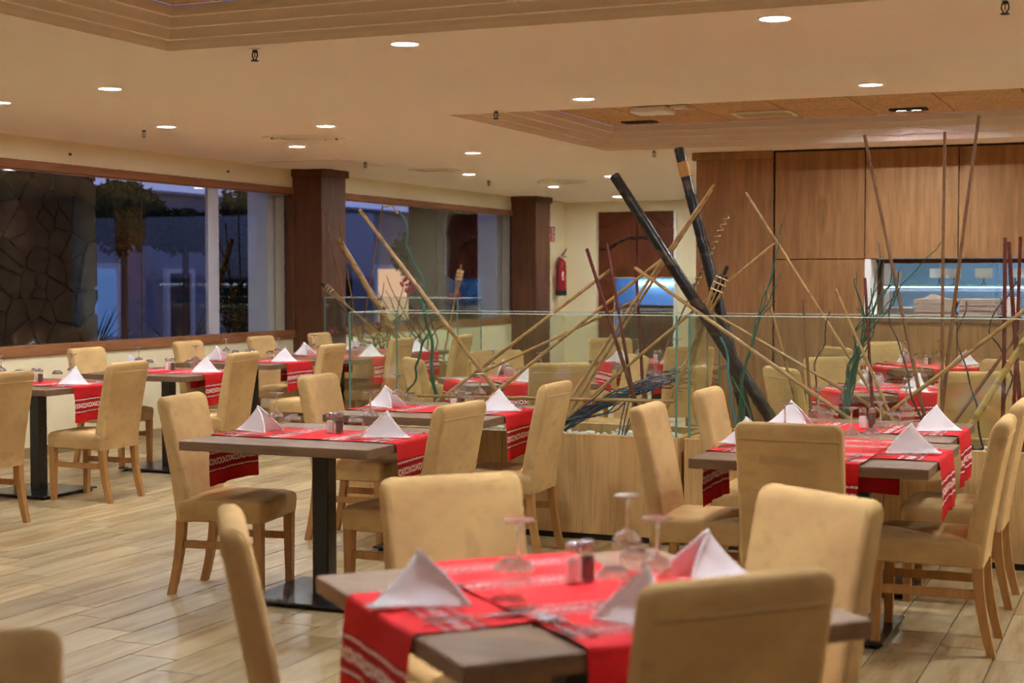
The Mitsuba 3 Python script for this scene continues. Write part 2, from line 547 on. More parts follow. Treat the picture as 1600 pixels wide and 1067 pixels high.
# --- fire extinguisher and signs on the strip of wall past the second column
ex, ey, ez = -8.51, 21.62, 1.24
t = thing('fire_extinguisher', 'red fire extinguisher hung on the cream wall beside the far column', 'fire extinguisher')
part(t, 'cylinder', shape(lathe([(.0, .0), (.082, .0), (.085, .06), (.085, .44), (.075, .50), (.04, .545), (.025, .56), (0, .56)], 24), 'red_paint', 40), at(ex + .02, ey, ez))
part(t, 'foot', shape(lathe([(.0, -.01), (.087, -.01), (.088, .075), (.0, .075)], 24), 'black_matte', 40), at(ex + .02, ey, ez))
part(t, 'valve', shape(lathe([(.02, .55), (.022, .61), (0, .61)], 12), 'steel', 40), at(ex + .02, ey, ez))
part(t, 'handle', shape(cat(tube([(0, 0, .60), (.05, -.01, .63), (.10, -.03, .70)], .012), tube([(0, 0, .60), (.05, 0, .59), (.09, -.02, .58)], .009)), 'black_matte', True), at(ex + .02, ey, ez))
part(t, 'hose', shape(tube([(0, 0, .58), (-.02, -.07, .56), (-.02, -.098, .45), (-.02, -.10, .2), (-.02, -.098, .08)], .012), 'black_matte', True), at(ex + .02, ey, ez))
part(t, 'label', shape(tube([(.055, -.066, .36), (.055, -.066, .22)], .012, 4), 'white_paint'), at(ex + .02, ey, ez))
part(t, 'bracket', shape(box((-.11, -.03, .3), (-.08, .03, .4)), 'steel_soft'), at(ex + .02, ey, ez))
t = thing('wall_sign', 'small upright red sign with white lettering above the fire extinguisher', 'sign')
part(t, 'plate', shape(cbox((XW + .09, 21.28, 2.05), (XW + .102, 21.64, 2.28), .002), 'sign_red'))
for s, yy, hh in (('EXTINTOR', 21.39, .075), ('EXTINGUISHER', 21.54, .05)):
    tm = meshkit.text_mesh(s, hh, .002, True)
    w_ = tm.bounds[1][0]
    tm.apply_scale([.19 / w_, 1, 1])
    m4 = np.eye(4)  # text x -> up, text y -> -Y, out of the wall +X
    m4[:3, 0], m4[:3, 1], m4[:3, 2] = (0, 0, 1), (0, -1, 0), (1, 0, 0)
    tm.apply_transform(m4)
    tm.apply_translation([XW + .1025, yy + hh / 2 + .02, 2.07])
    part(t, 'lettering', shape(tm, 'white_paint'))
t = thing('alarm_button', 'tiny red and white call point at the edge of the far column', 'call point')
part(t, 'box', shape(cbox((XW + .09, 21.2, 1.26), (XW + .12, 21.33, 1.36)), 'sign_red'))
part(t, 'label', shape(box((XW + .12, 21.23, 1.29), (XW + .123, 21.30, 1.335)), 'white_paint'))

# ================================================================== OAK PANEL WALL WITH THE SERVING HATCH
YW = 13.85
ow = struct('wall_oak')
scene[ow] = shape(cat(box((-4.05, YW + .03, 0), (-2.46, YW + .5, ZC)), box((-2.46, YW + .03, 1.70), (XR, YW + .5, ZC)), box((-2.46, YW + .03, 0), (XR, YW + .5, 1.10))), 'black_matte')
def panel(x0, x1, z0, z1, y0=YW, y1=YW + .03):
    part(ow, 'panel', shape(cbox((x0, y0, z0), (x1, y1, z1), .002), 'oak_wall'))
panel(-4.065, -3.335, 0, 2.61, YW - .015)
part(ow, 'corner_panel', shape(cbox((-4.067, YW + .016, 0), (-4.05, YW + .5, 2.66), .002), 'oak_wall'))
part(ow, 'cornice', shape(cbox((-4.10, YW - .045, 2.60), (-3.335, YW + .03, 2.672), .003), 'oak_wall'))
xs = [-3.32, -2.494, -1.679, -.86, -.045, .77, 1.59, 2.4, 3.2, 4.0, 4.98]
for a, b in zip(xs[:-1], xs[1:]):
    panel(a + .004, b - .004, 1.674, 2.655)
panel(-3.316, -2.498, 0.03, 1.666)
for a, b in zip(xs[1:-1], xs[2:]):
    panel(a + .004, b - .004, .03, 1.10)
part(ow, 'hatch_counter', shape(cbox((-2.494, YW - .02, 1.10), (XR, YW + .52, 1.135), .003), 'laminate'))
part(ow, 'hatch_jamb', shape(cbox((-2.494, YW + .0, 1.135), (-2.44, YW + .5, 1.67), .003), 'wall_white'))
part(ow, 'hatch_frame', shape(cbox((-2.44, YW + .36, 1.135), (-2.40, YW + .48, 1.67), .003), 'walnut'))
part(ow, 'hatch_frame', shape(cbox((-2.44, YW + .30, 1.635), (XR, YW + .48, 1.672), .003), 'walnut'))
part(ow, 'end_post', shape(cbox((-4.75, 16.6, 0), (-4.55, 17.0, 2.46), .004), 'oak_wall'))

# things on the hatch counter
def stack(x0, x1, y0, y1, n, h, name, label, peak=None):
    t = thing(name, label, 'napkin stack')
    for k in range(n):
        z0 = 1.137 + k * h
        j = rng.normal(0, .006, 4)
        hx, hy = (x1 - x0) / 2 + j[0], (y1 - y0) / 2 + j[1]
        o = rrect(hx, hy, .02, 3)
        arch = lambda xy: .012 * np.cos(np.clip(xy[:, 0] / (hx + .001), -1, 1) * math.pi / 2) * (1 + .2 * k)
        r0 = ring3(o, 0); r1 = ring3(o * .99, 0); c = ((x0 + x1) / 2 + j[2], (y0 + y1) / 2 + j[3])
        r0[:, 2] = z0 + (arch(o) if k else 0); r1[:, 2] = z0 + h * .74 + arch(o)
        for r in (r0, r1): r[:, 0] += c[0]; r[:, 1] += c[1]
        part(t, 'napkin', shape(loft([r0, r1]), 'napkin_stack', 40))
    if peak:
        z = 1.137 + n * h
        c = ((x0 + x1) / 2, y0 + .03)
        w = .13
        m = trimesh.convex.convex_hull(np.array([(c[0] - w, c[1], z - .005), (c[0] + w, c[1], z - .005), (c[0] - w * .8, c[1] + .12, z), (c[0] + w * .8, c[1] + .12, z), (c[0] - .02, c[1] + .05, z + peak)]))
        part(t, 'folded_tip', shape(m, 'napkin_stack'))
stack(-2.06, -1.70, YW + .02, YW + .32, 12, .0145, 'napkin_stack', 'tall pile of folded beige napkins with a pointed top on the serving hatch', .05)
stack(-1.68, -1.345, YW + .02, YW + .32, 12, .0145, 'napkin_stack', 'flat-topped pile of folded beige napkins beside the steel pot on the hatch')
stack(-2.44, -2.07, YW + .02, YW + .28, 2, .014, 'napkin_stack', 'low loose beige napkins at the left end of the serving hatch')
t = thing('steel_pot', 'brushed steel pot standing at the right of the napkin piles on the hatch', 'pot')
part(t, 'body', shape(lathe([(.0, 0), (.085, 0), (.088, .17), (.094, .175), (.094, .185), (.08, .185), (.078, .02), (0, .02)], 32), 'steel_soft', 30), at(-1.245, YW + .2, 1.145))
part(t, 'base_ring', shape(lathe([(.0, -.012), (.10, -.012), (.10, .006), (0, .006)], 32), 'black_matte', 30), at(-1.245, YW + .2, 1.15))

# buffet room behind the hatch
bw = struct('wall_blue')
scene[bw] = shape(cat(box((-2.95, 18.0, 0), (XR, 18.1, ZC)), ), 'blue_wall')
for xx in (-2.9, -1.75, -.6, .55):
    part(bw, 'panel', shape(cbox((xx + .01, 17.975, 1.1), (xx + 1.12, 18.0, 2.6), .004), 'blue_wall'))
part(bw, 'added_partition', shape(cbox((-3.06, 15.4, 0), (-3.02, 17.55, 2.6), .004), 'laminate'))  # added partition, keeps the blue wall out of the window reflection
part(bw, 'edge_post', shape(cbox((-3.05, 17.9, 0), (-2.93, 18.1, ZC)), 'white_paint'))


def buffet(x0, x1, y0, y1, label):
    t = thing('buffet_counter', label, 'buffet counter')
    part(t, 'body', shape(cbox((x0 + .05, y0 + .05, 0), (x1 - .05, y1 - .05, 1.06), .005), 'laminate'))
    part(t, 'worktop', shape(cbox((x0, y0, 1.06), (x1, y1, 1.11), .005), 'counter'))
    for xx in (x0 + .08, x1 - .08):
        part(t, 'post', shape(cbox((xx - .015, (y0 + y1) / 2 - .015, 1.11), (xx + .015, (y0 + y1) / 2 + .015, 1.40), .002), 'steel_soft'))
    part(t, 'shelf', shape(cbox((x0 + .02, y0 + .1, 1.415), (x1 - .02, y1 - .1, 1.43), .002), 'glass_edge'))
    k = part(t, 'light_strip', shape(box((x0 + .04, y0 + .06, 1.398), (x1 - .04, y0 + .08, 1.407)), 'counter'))
    scene[k] = {**scene[k], 'emitter': emit((.42, .52, .65))}
    part(t, 'glass_guard', shape(quad((x0 + .05, y0 + .03, 1.2), (x1 - .05, y0 + .03, 1.2), (x1 - .05, y0 + .12, 1.42), (x0 + .05, y0 + .12, 1.42)), 'glass_thin'))
    return t


buffet(-2.75, -.75, 16.1, 16.8, 'white lit buffet counter with a glass shelf behind the serving hatch')
buffet(-.72, 2.6, 16.1, 16.8, 'second lit buffet counter at the right edge behind the hatch')
buffet(-5.1, -3.5, 18.9, 19.6, 'lit buffet island out of view, mirrored in the big left window')  # out of view, placed for its light strip mirrored in the window
for (x, z, w, h, ml, what) in ((-2.02, 1.545, .15, .10, 'card', 'white notice card behind the tan card on the buffet shelf'), (-2.18, 1.55, .20, .10, 'white_paint', 'wide white notice card on the buffet shelf'),
                               (-1.72, 1.548, .18, .105, 'card', 'cream notice card between the two tall canes above the shelf'), (-1.42, 1.55, .12, .10, 'white_paint', 'white printed card right of the cream notice card'),
                               (-1.30, 1.55, .12, .10, 'white_paint', 'slightly tilted white card left of the dark red canes'), (-1.05, 1.55, .17, .10, 'card', 'notice card half hidden behind the dark red canes'),
                               (-2.62, 1.53, .10, .09, 'brown_card', 'small tan card at the left end of the buffet shelf')):
    t = thing('notice_card', what, 'card')
    yy = 16.45 if ml != 'card' else 16.35
    part(t, 'card', shape(cbox((x - w / 2, yy, z - h / 2), (x + w / 2, yy + .006, z + h / 2), .001), ml))
    part(t, 'stem', shape(tube([(x, yy + .012, z - h / 2 + .02), (x, yy + .012, 1.442)], .006, 6), 'black_matte'))
    part(t, 'foot', shape(lathe([(0, 0), (.028, 0), (.022, .012), (0, .014)], 12), 'steel', 40), at(x, yy + .012, 1.432))
t = thing('serving_tray', 'grey serving tray stack behind the low napkins on the buffet', 'tray')
part(t, 'body', shape(cbox((-2.70, 16.12, 1.112), (-2.15, 16.4, 1.17), .006), 'steel_soft'))
part(t, 'lid', shape(cbox((-2.70, 16.12, 1.172), (-2.15, 16.4, 1.2), .01), 'wall_white'))

# free-standing glass screen in front of the doorway
t = thing('glass_screen', 'frameless glass screen standing in front of the far wooden door', 'glass screen')
part(t, 'pane', shape(quad((-5.99, 17.0, .02), (-4.98, 17.0, .02), (-4.98, 17.0, 1.5), (-5.99, 17.0, 1.5)), 'glass_green'))
part(t, 'edge', shape(cat(box((-5.99, 16.995, 1.5), (-4.98, 17.005, 1.506)), box((-5.995, 16.995, .02), (-5.99, 17.005, 1.506)), box((-4.98, 16.995, .02), (-4.975, 17.005, 1.506))), 'glass_edge_light'))
part(t, 'foot', shape(cbox((-6.0, 16.95, 0), (-4.97, 17.05, .03), .004), 'steel_soft'))

# ================================================================== CEILING FITTINGS
lamp_ring = shape(lathe([(.066, 0), (.069, -.006), (.078, -.005), (.082, 0)], 28), 'white_paint', 40)
lamp_disc = mikit.ply((np.vstack([[0, 0, 0], np.column_stack([.066 * np.cos(np.arange(28) * 2 * math.pi / 28), .066 * np.sin(np.arange(28) * 2 * math.pi / 28), np.zeros(28)])]),
                       np.array([[0, (i + 1) % 28 + 1, i + 1] for i in range(28)])), 'mat_white_paint')


def downlight(x, y, label, z=ZC, k=1.0, tint=WARM):
    t = thing('downlight', label, 'downlight', 'recessed ceiling downlights')
    part(t, 'ring', lamp_ring, at(x, y, z))
    key = part(t, 'diffuser', lamp_disc, at(x, y, z - .004))
    scene[key] = {**scene[key], 'emitter': emit([LAMP * k * c for c in tint])}


for x, y, l in ((-1.64, 6.82, 'largest round downlight, at the top right of the plain ceiling'), (-3.52, 6.82, 'round downlight under the left tray edge near the top middle'),
                (-6.03, 7.70, 'round downlight at the upper left between the sprinklers'), (-7.18, 8.01, 'round downlight cut by the left picture edge'),
                (-7.14, 9.80, 'round downlight right beside the small left sprinkler'), (-5.98, 10.25, 'round downlight above the round air diffuser'),
                (-7.14, 11.73, 'round downlight directly under the round air diffuser by the column'), (-3.52, 9.37, 'round downlight just left of the far tray'),
                (-1.66, 9.37, 'round downlight in front of the right half of the far tray'), (-5.99, 12.99, 'round downlight above the second window, the upper of two'),
                (-7.26, 15.64, 'round downlight above the second window, the lower of two'), (-7.25, 18.2, 'round downlight above the far dark column'),
                (-7.28, 20.78, 'small far downlight in front of the wooden door')):
    downlight(x, y, l)
for x, y, w_ in ((-6.03, 5.1, 'second lamp row on the window side'), (-7.18, 5.4, 'first lamp row at the window'), (-6.03, 2.4, 'aisle left of the camera'), (-7.18, 2.4, 'window left of the camera'), (.22, 6.82, 'strip right of the near tray edge'), (.22, 9.37, 'strip right before the far tray'), (2.2, 6.82, 'right wall by the near tray'), (2.2, 9.37, 'right wall by the far tray'), (-6.0, -.4, 'floor behind the camera'), (-5.9, 16.6, 'floor before the wooden door'), (-5.6, 19.4, 'doorway side of the hall'), (-3.2, 15.8, 'left end of the buffet room'), (-1.0, 15.2, 'middle of the buffet room'), (1.5, 15.2, 'right end of the buffet room')):
    downlight(x, y, 'round downlight outside the picture, over the %s' % w_, k=.6 if x < -5.95 and y < 6 else (2.4 if y > 15 and x > -3.5 else 1.15))  # out of view, strengths set to light the left rows and buffet room


downlight(-7.25, 23.1, 'added unseen cool fill downlight in the blue room beyond the doorway', ZC, .75, (.55, .85, 1.5))  # fill lamp added to brighten the blue room


def spot(x, y, z, label, on=True, k=1.0, added_barrel=0):
    t = thing('spot_fitting', label, 'spotlight')
    part(t, 'frame', shape(cat(box((-.15, -.075, -.012), (.15, -.05, 0)), box((-.15, .05, -.012), (.15, .075, 0)), box((-.15, -.05, -.012), (-.125, .05, 0)), box((.125, -.05, -.012), (.15, .05, 0)), box((-.125, -.05, .0), (.125, .05, .004))), 'black_matte'), at(x, y, z))
    for s in (-.06, .06):
        part(t, 'lamp_holder', shape(lathe([(.038, -.002), (.042, -.014), (.046, -.002)], 18), 'black_metal', 40), at(x + s, y, z))
        if added_barrel:
            part(t, 'added_barrel', shape(lathe([(.044, .0), (.044, -added_barrel), (.047, -added_barrel), (.047, .0)], 20), 'black_matte', 40), at(x + s, y, z))  # barrel added to keep the beam on the foreground table
        if on:
            key = part(t, 'bulb', lamp_disc, T().translate([x + s, y, z - .004]).scale([.55, .55, 1]))
            scene[key] = {**scene[key], 'emitter': emit([LAMP * 2.7 * k * c for c in WARM])}


ZT = ZC + 4 * .0525
spot(-4.30, 12.85, ZT - .002, 'black twin spotlight at the left end of the cork ceiling tray', False)
spot(-1.95, 12.75, ZT - .002, 'black twin spotlight with a lit bulb at the right of the cork tray')
for x, y, w_, k_ in ((-3.0, 4.7, 'left far corner of the near tray', .7), (-1.24, 3.55, 'spot above the foreground table', 2.0), (1.2, 4.6, 'right far corner of the near tray', .8), (.6, 2.2, 'right middle of the near tray', .25), (-2.0, -.3, 'near end of the near tray', .6), (.4, 12.7, 'right of the far tray', 1.0), (2.6, 12.7, 'far right end of the far tray', 1.0)):
    spot(x, y, ZT - .002, 'black twin spotlight outside the picture, at the %s' % w_, True, k_, .085 if 'foreground' in w_ else 0)  # out of view, placed to light the foreground table and tray areas


def grille(x, y, z, w, h, label, slats=7, deg=0):
    t = thing('air_grille', label, 'air grille')
    fr = cat(box((-w, -h, -.012), (w, -h + .03, 0)), box((-w, h - .03, -.012), (w, h, 0)), box((-w, -h + .03, -.012), (-w + .03, h - .03, 0)), box((w - .03, -h + .03, -.012), (w, h - .03, 0)))
    part(t, 'frame', shape(fr, 'white_paint'), at(x, y, z, deg))
    for k in range(slats):
        yy = -h + .045 + (2 * h - .09) * k / (slats - 1)
        part(t, 'slat', shape(turned(box((-w + .03, -.012, -.002), (w - .03, .012, .0)), [1, 0, 0], 25, (0, yy, -.006)), 'wall'), at(x, y, z, deg))
    part(t, 'backing', shape(box((-w + .02, -h + .02, -.001), (w - .02, h - .02, .001)), 'brown_card'), at(x, y, z, deg))


grille(-7.30, 14.85, ZC, .24, .17, 'rectangular white air grille in the ceiling above the second window')
grille(-6.2, 21.2, ZC, .22, .15, 'far rectangular air grille in the ceiling above the wooden door')
grille(-3.12, 12.62, ZT - .003, .25, .19, 'white rectangular air grille set in the cork ceiling tray')
t = thing('projector', 'white boxy device hanging in the cork tray near its front edge', 'projector')
part(t, 'body', shape(cbox((-3.98, 11.62, ZT - .06), (-3.68, 11.9, ZT - .012), .01), 'white_paint'))
part(t, 'bracket', shape(box((-3.66, 11.7, ZT - .03), (-3.52, 11.8, ZT - .008)), 'steel_soft'))
for x, y, s, l in ((-6.69, 11.11, .36, 'large round air diffuser in the ceiling before the first column'), (-6.75, 17.22, .31, 'round air diffuser in the ceiling near the far column')):
    t = thing('air_diffuser', l, 'air diffuser')
    for k, r in enumerate((1.0, .74, .48)):
        part(t, 'ring', shape(lathe([(s * r, -.001), (s * r - .01, -.016 - .004 * k), (s * (r - .2), -.004), (s * (r - .2), .0)], 36), 'ceiling', 40), at(x, y, ZC))
    part(t, 'core', shape(lathe([(0, -.018), (s * .22, -.018), (s * .25, 0)], 24), 'ceiling', 40), at(x, y, ZC))
    part(t, 'painted_gap_shade', shape(lathe([(0, -.0015), (s * .97, -.0015)], 36), 'twig_dark'), at(x, y, ZC))  # dark disc paints the shade between the diffuser rings
t = thing('access_panel', 'pale square access panel in the ceiling above the first dark column', 'access panel')
scene[t] = shape(cbox((-8.55, 13.2, ZC - .007), (-7.55, 14.15, ZC - .001), .002), 'cove')


def sprinkler(x, y, l, z=ZC):
    t = thing('sprinkler', l, 'sprinkler')
    part(t, 'plate', shape(lathe([(0, -.004), (.035, -.004), (.03, 0)], 16), 'white_paint', 40), at(x, y, z))
    part(t, 'body', shape(cat(lathe([(.0, -.016), (.013, -.016), (.013, 0)], 10), tube([(-.012, 0, -.014), (-.016, 0, -.034), (-.004, 0, -.056)], .0035, 6), tube([(.012, 0, -.014), (.016, 0, -.034), (.004, 0, -.056)], .0035, 6), tube([(0, 0, -.016), (0, 0, -.042)], .0028, 6)), 'black_matte'), at(x, y, z))
    part(t, 'deflector', shape(lathe([(0, -.056), (.020, -.056), (.020, -.060), (0, -.060)], 12), 'black_matte'), at(x, y, z))


for x, y, l in ((-4.32, 6.69, 'black sprinkler head beside the tray edge at the upper left'), (-7.47, 9.96, 'black sprinkler head over the first window'),
                (-7.47, 13.59, 'black sprinkler head beside the first column top'), (-4.34, 9.8, 'black sprinkler head at the left tip of the far tray'),
                (-4.35, 13.42, 'black sprinkler head between the far tray and the oak wall'), (-7.52, 16.76, 'small black sprinkler head above the second window'),
                (-.64, 6.77, 'black sprinkler head at the top right corner')):
    sprinkler(x, y, l)
t = thing('wall_hook', 'tiny dark hook on the wall above the first window at left', 'hook')
scene[t] = shape(cat(lathe([(0, -.01), (.012, -.01), (.012, .01), (0, .01)], 8)), 'black_matte', to_world=at(XW + .012, 10.55, 2.565))
t = thing('wall_hook', 'tiny dark hook on the wall above the first window near the column', 'hook')
scene[t] = shape(cat(lathe([(0, -.01), (.012, -.01), (.012, .01), (0, .01)], 8)), 'black_matte', to_world=at(XW + .012, 12.95, 2.57))

# ================================================================== CHAIRS
def chair_proto():
    P = []
    # seat cushion
    hx, hy, cx = .225, .212, .032
    rings = []
    for z, k in ((.355, -.012), (.362, -.002), (.385, 0), (.42, .003), (.445, .001), (.458, -.008), (.466, -.024), (.470, -.06)):
        rings.append(ring3(rrect(hx + k, hy + k, .03 + max(0, -k), 4), z, cx))
    P.append(('seat', shape(loft(rings), 'velvet', 50)))
    # back: raked, slightly bowed
    rings = []
    zs = list(np.linspace(.352, .90, 12)) + [.915, .926, .934, .938]
    for z in zs:
        tt = (z - .352) / .583
        xr = -.192 - .10 * tt ** 1.25
        th = .040 - .006 * tt
        top = max(0.0, (z - .90) / .038)
        sh = .0 if top == 0 else (1 - math.sqrt(max(0, 1 - min(1, top) ** 2))) * .026
        rings.append(ring3(rrect(th - sh, .206 + .006 * tt - sh * 1.15, .022, 4), z, xr + th))
    P.append(('backrest', shape(loft(rings), 'velvet', 50)))
    zz = .872
    tt = (zz - .352) / .583
    xr = -.192 - .10 * tt ** 1.25 - .0005
    P.append(('seam', shape(tube([(xr + .004, -.203, zz), (xr, -.18, zz), (xr, .18, zz), (xr + .004, .203, zz)], .0035, 6), 'velvet_seam', True)))
    sq = lambda h: np.array([(h, h), (-h, h), (-h, -h), (h, -h)], float)
    for s in (-1, 1):
        P.append(('leg', shape(loft([ring3(sq(.0165), 0, .226, s * .178), ring3(sq(.022), .36, .222, s * .182)]), 'beech')))
        rr = []
        for k in range(7):
            z = .36 * k / 6
            q = 1 - k / 6
            rr.append(ring3(sq(.017 + .004 * k / 6), z, -.170 - .058 * q ** 1.7, s * .178))
        P.append(('leg', shape(loft(rr), 'beech', 30)))
        P.append(('stretcher', shape(cbox((-.185, s * .178 - .009, .225), (.212, s * .178 + .009, .262), .003), 'beech')))
    return P


CH = chair_proto()
NAMES_CH = {}


def chair(x, y, deg, label, group):
    t = thing('dining_chair', label, 'chair', group)
    for n, s in CH:
        part(t, n, s, at(x, y, 0, deg))


G1, G2, G3, G4 = 'chairs along the window row', 'chairs in the foreground', 'chairs behind the planter', 'chairs in the middle of the room'
CHAIRS = [
    (-4.11, 6.13, 9, 'beige velvet chair left of the front left table, its front to us', G4),
    (-3.16, 6.18, 177, 'beige velvet chair right of the front left table, back to us', G4),
    (-4.27, 7.66, 3, 'beige chair at the left of the table pushed against the planter', G4),
    (-3.26, 7.57, 183, 'beige chair with its back right before the oak planter end', G4),
    (-6.62, 7.14, 181, 'beige chair cut by the left picture edge, back to us', G1),
    (-6.66, 8.33, 182, 'beige chair at the nearest window table, back to us', G1),
    (-7.75, 8.34, 0, 'beige chair on the window side of the nearest window table', G1),
    (-7.74, 9.87, 0, 'beige chair facing us under the first window, left of all', G1),
    (-6.66, 9.72, 184, 'beige chair at the second window table, back to us', G1),
    (-7.78, 11.32, 2, 'beige chair facing us under the window behind the second table', G1),
    (-6.76, 11.24, 183, 'beige chair at the third window table beside the glass corner', G1),
    (-7.79, 12.52, 0, 'beige chair facing us under the white post of the first window', G1),
    (-6.80, 12.60, 180, 'slim-looking beige chair behind the left glass pane, back to us', G1),
    (-7.72, 13.52, 3, 'brownish shaded chair before the first dark column', G1),
    (-6.62, 13.55, 184, 'beige chair behind the glass near the tan torch, back to us', G1),
    (-1.68, 3.72, 317, 'pinkish beige chair facing us at the far left side of the foreground table', G2),
    (-.97, 3.76, 236, 'pinkish beige chair facing us at the far right side of the foreground table', G2),
    (-.92, 2.96, 138, 'large blurred chair at the bottom right, back to us', G2),
    (-1.82, 3.17, 35, 'blurred chair seen edge-on at the lower left of the foreground table', G2),
    (-1.67, 1.60, 300, 'very blurred chair top in the bottom left corner', G2),
    (-1.86, 6.46, 3, 'beige chair left of the front right table, its front to us', G4),
    (-1.88, 7.50, 2, 'beige chair left of the far half of the right table pair', G4),
    (-1.33, 6.06, 90, 'beige chair with its back square to us at the front right table', G4),
    (-.835, 6.38, 181, 'beige chair in profile at the right of the front right table', G4),
    (-.85, 7.32, 180, 'beige chair in profile behind the right-hand profile chair', G4),
    (-4.66, 9.68, 42, 'chair seen edge-on behind the glass, left of the cornerwise table', G3),
    (-4.60, 10.60, 312, 'cream chair facing us behind the left cornerwise table', G3),
    (-3.82, 9.56, 125, 'chair with its back to us just behind the left half of the planter', G3),
    (-3.74, 10.38, 215, 'chair in profile with a pale front behind the blue twigs', G3),
    (-4.62, 13.20, 306, 'tan chair facing us before the far wooden door', G3),
    (-2.02, 9.60, 40, 'chair with its back to us at the left of the right cornerwise table', G3),
    (-2.02, 10.62, 308, 'cream chair facing us behind the green twigs', G3),
    (-1.16, 9.68, 118, 'wide chair back behind the glass at the right', G3),
    (-1.18, 10.70, 226, 'cream chair turned to us behind the dark red canes', G3),
    (-2.26, 12.55, 42, 'chair half hidden by the green twigs at the table by the oak wall', G3),
    (-2.16, 13.36, 306, 'cream chair facing us directly before the oak wall', G3),
    (-3.72, 12.16, 128, 'chair with its back to us behind the glass joint of the planters', G3),
]
for c in CHAIRS:
    chair(*c)

# ================================================================== TABLES AND SETTINGS
TZ = .765
HS = .4775
top_shape = shape(cbox((-HS, -HS, TZ - .042), (HS, HS, TZ), .003), 'laminate')
col_shape = shape(cbox((-.042, -.042, .025), (.042, .042, TZ - .05), .004), 'black_metal')
brk_shape = shape(cbox((-.2, -.2, TZ - .05), (.2, .2, TZ - .042), .002), 'black_metal')
base_shape = shape(cbox((-.28, -.28, .016), (.28, .28, .028), .004), 'black_metal')
foot_shape = shape(lathe([(0, 0), (.022, 0), (.022, .006), (.008, .008), (.008, .016), (0, .016)], 12), 'black_matte')

RW = .43


def runner_mesh(lift, seed, drop=.235):
    r = np.random.default_rng(seed)
    h = HS + .004
    prof = []
    L = drop
    for s in np.linspace(0, 1, 7)[:-1]:
        prof.append((-h - .006 * math.sin(s * 3), TZ - L + s * (L - .012)))
    for a in (0, 35, 65, 90):
        prof.append((-h + .012 - .012 * math.cos(math.radians(a)), TZ - .012 + lift + .012 * math.sin(math.radians(a))))
    prof += [(x, TZ + lift) for x in np.linspace(-h + .03, 0, 6)]
    left = prof
    right = [(-x, z) for x, z in prof[::-1][1:]]
    pf = np.array(left + right)
    seg = np.linalg.norm(np.diff(pf, axis=0), axis=1)
    u = np.concatenate([[0], np.cumsum(seg)])
    u -= u[-1] / 2
    nv = 15
    vs = np.linspace(0, RW, nv)
    ph = r.uniform(0, 6, 4)
    V, UV = [], []
    for i, (x, z) in enumerate(pf):
        hang = max(0.0, (TZ - z) / drop) if z < TZ - .001 else 0.0
        sgn = -1 if x < 0 else 1
        for v in vs:
            w = .016 * hang * math.sin(v / RW * 9 + ph[0 if sgn < 0 else 1]) + .006 * hang * math.sin(v / RW * 21 + ph[2])
            V.append((x + sgn * (abs(w) * .8 + .002), v - RW / 2 + .004 * math.sin(u[i] * 7 + ph[3]), z + (0.0018 * math.sin(u[i] * 23 + ph[3] + v * 9) * (hang == 0) + .0014 if hang == 0 else -.006 * hang * math.cos(v / RW * 5))))
            UV.append((u[i], v))
    F = []
    n = len(pf)
    for i in range(n - 1):
        for k in range(nv - 1):
            a = i * nv + k
            F.append([a, a + nv, a + nv + 1, a + 1])
    V, F = np.array(V), np.array(F)
    F = np.vstack([F[:, [0, 1, 2]], F[:, [0, 2, 3]]])
    return trimesh.Trimesh(V, F, process=False), np.array(UV)


RUN = [[(lambda mu: shape(mu[0], 'runner', True, uv=mu[1]))(runner_mesh(.0035 + .0055 * j, 10 * s + j)) for j in range(2)] for s in range(3)]


def napkin_mesh():
    """A square folded to a tent: ridge from the low outer tip (+x) up to the top, two wings open to the inside (-x)."""
    nw, ns = 27, 12
    O = np.array([.112, 0, .004])
    def rim(w, off):
        q = math.sqrt(w * w + .012) - .1095
        q = q / (math.sqrt(1.012) - .1095)
        x = -.008 - .092 * q ** 1.25 - .012 * math.sin(q * math.pi)
        y = (.082 + off) * w * (.62 + .38 * abs(w))
        z = (.118 + off * 1.2) * (1 - q ** 1.08) + .002
        return np.array([x, y, max(z, .0015)])
    V = []
    for off in (0.0, -.0045):
        for i in range(ns):
            s = (i / (ns - 1)) ** .9
            for k in range(nw):
                w = -1 + 2 * k / (nw - 1)
                e = rim(w, off)
                p = O + (e - O) * s
                p[2] -= .010 * math.sin(s * math.pi) * (1 - abs(w)) + (.002 if off else 0)
                p[1] *= .25 + .75 * s ** .6 if s > 0 else 0
                p[1] += (.016 + off) * w * (1 - s)
                p[2] = max(p[2], .001)
                V.append(p)
    F = []
    N = nw * ns
    for i in range(ns - 1):
        for k in range(nw - 1):
            a = i * nw + k
            F += [[a, a + nw + 1, a + 1], [a, a + nw, a + nw + 1]]
            b = a + N
            F += [[b, b + 1, b + nw + 1], [b, b + nw + 1, b + nw]]
    V = np.array(V)
    body = trimesh.Trimesh(V, np.array(F), process=False)
    lip = [V[(ns - 1) * nw + k] for k in range(nw)]
    hem = [V[i * nw] for i in range(ns)]
    hem2 = [V[i * nw + nw - 1] for i in range(ns)]
    return body, cat(tube(lip, .0042, 6), tube(hem, .003, 5), tube(hem2, .003, 5))


nb, nl = napkin_mesh()
NAP = [('cone', shape(nb, 'napkin', 55)), ('rolled_edge', shape(nl, 'napkin', True))]
def shell(prof, th, n=24):
    p = np.array(prof, float)
    d = np.gradient(p, axis=0)
    nrm = np.column_stack([d[:, 1], -d[:, 0]]); nrm /= np.linalg.norm(nrm, axis=1, keepdims=True)
    inner = p - nrm * th
    inner[-1, 0] = p[-1, 0] * .6
    inner[:, 0] = np.maximum(inner[:, 0], .0004)
    loop = [(x, z) for x, z in p] + [(x, z) for x, z in inner[::-1]] + [tuple(p[0])]
    m = lathe(loop, n)
    if m.volume < 0: m.invert()
    return m


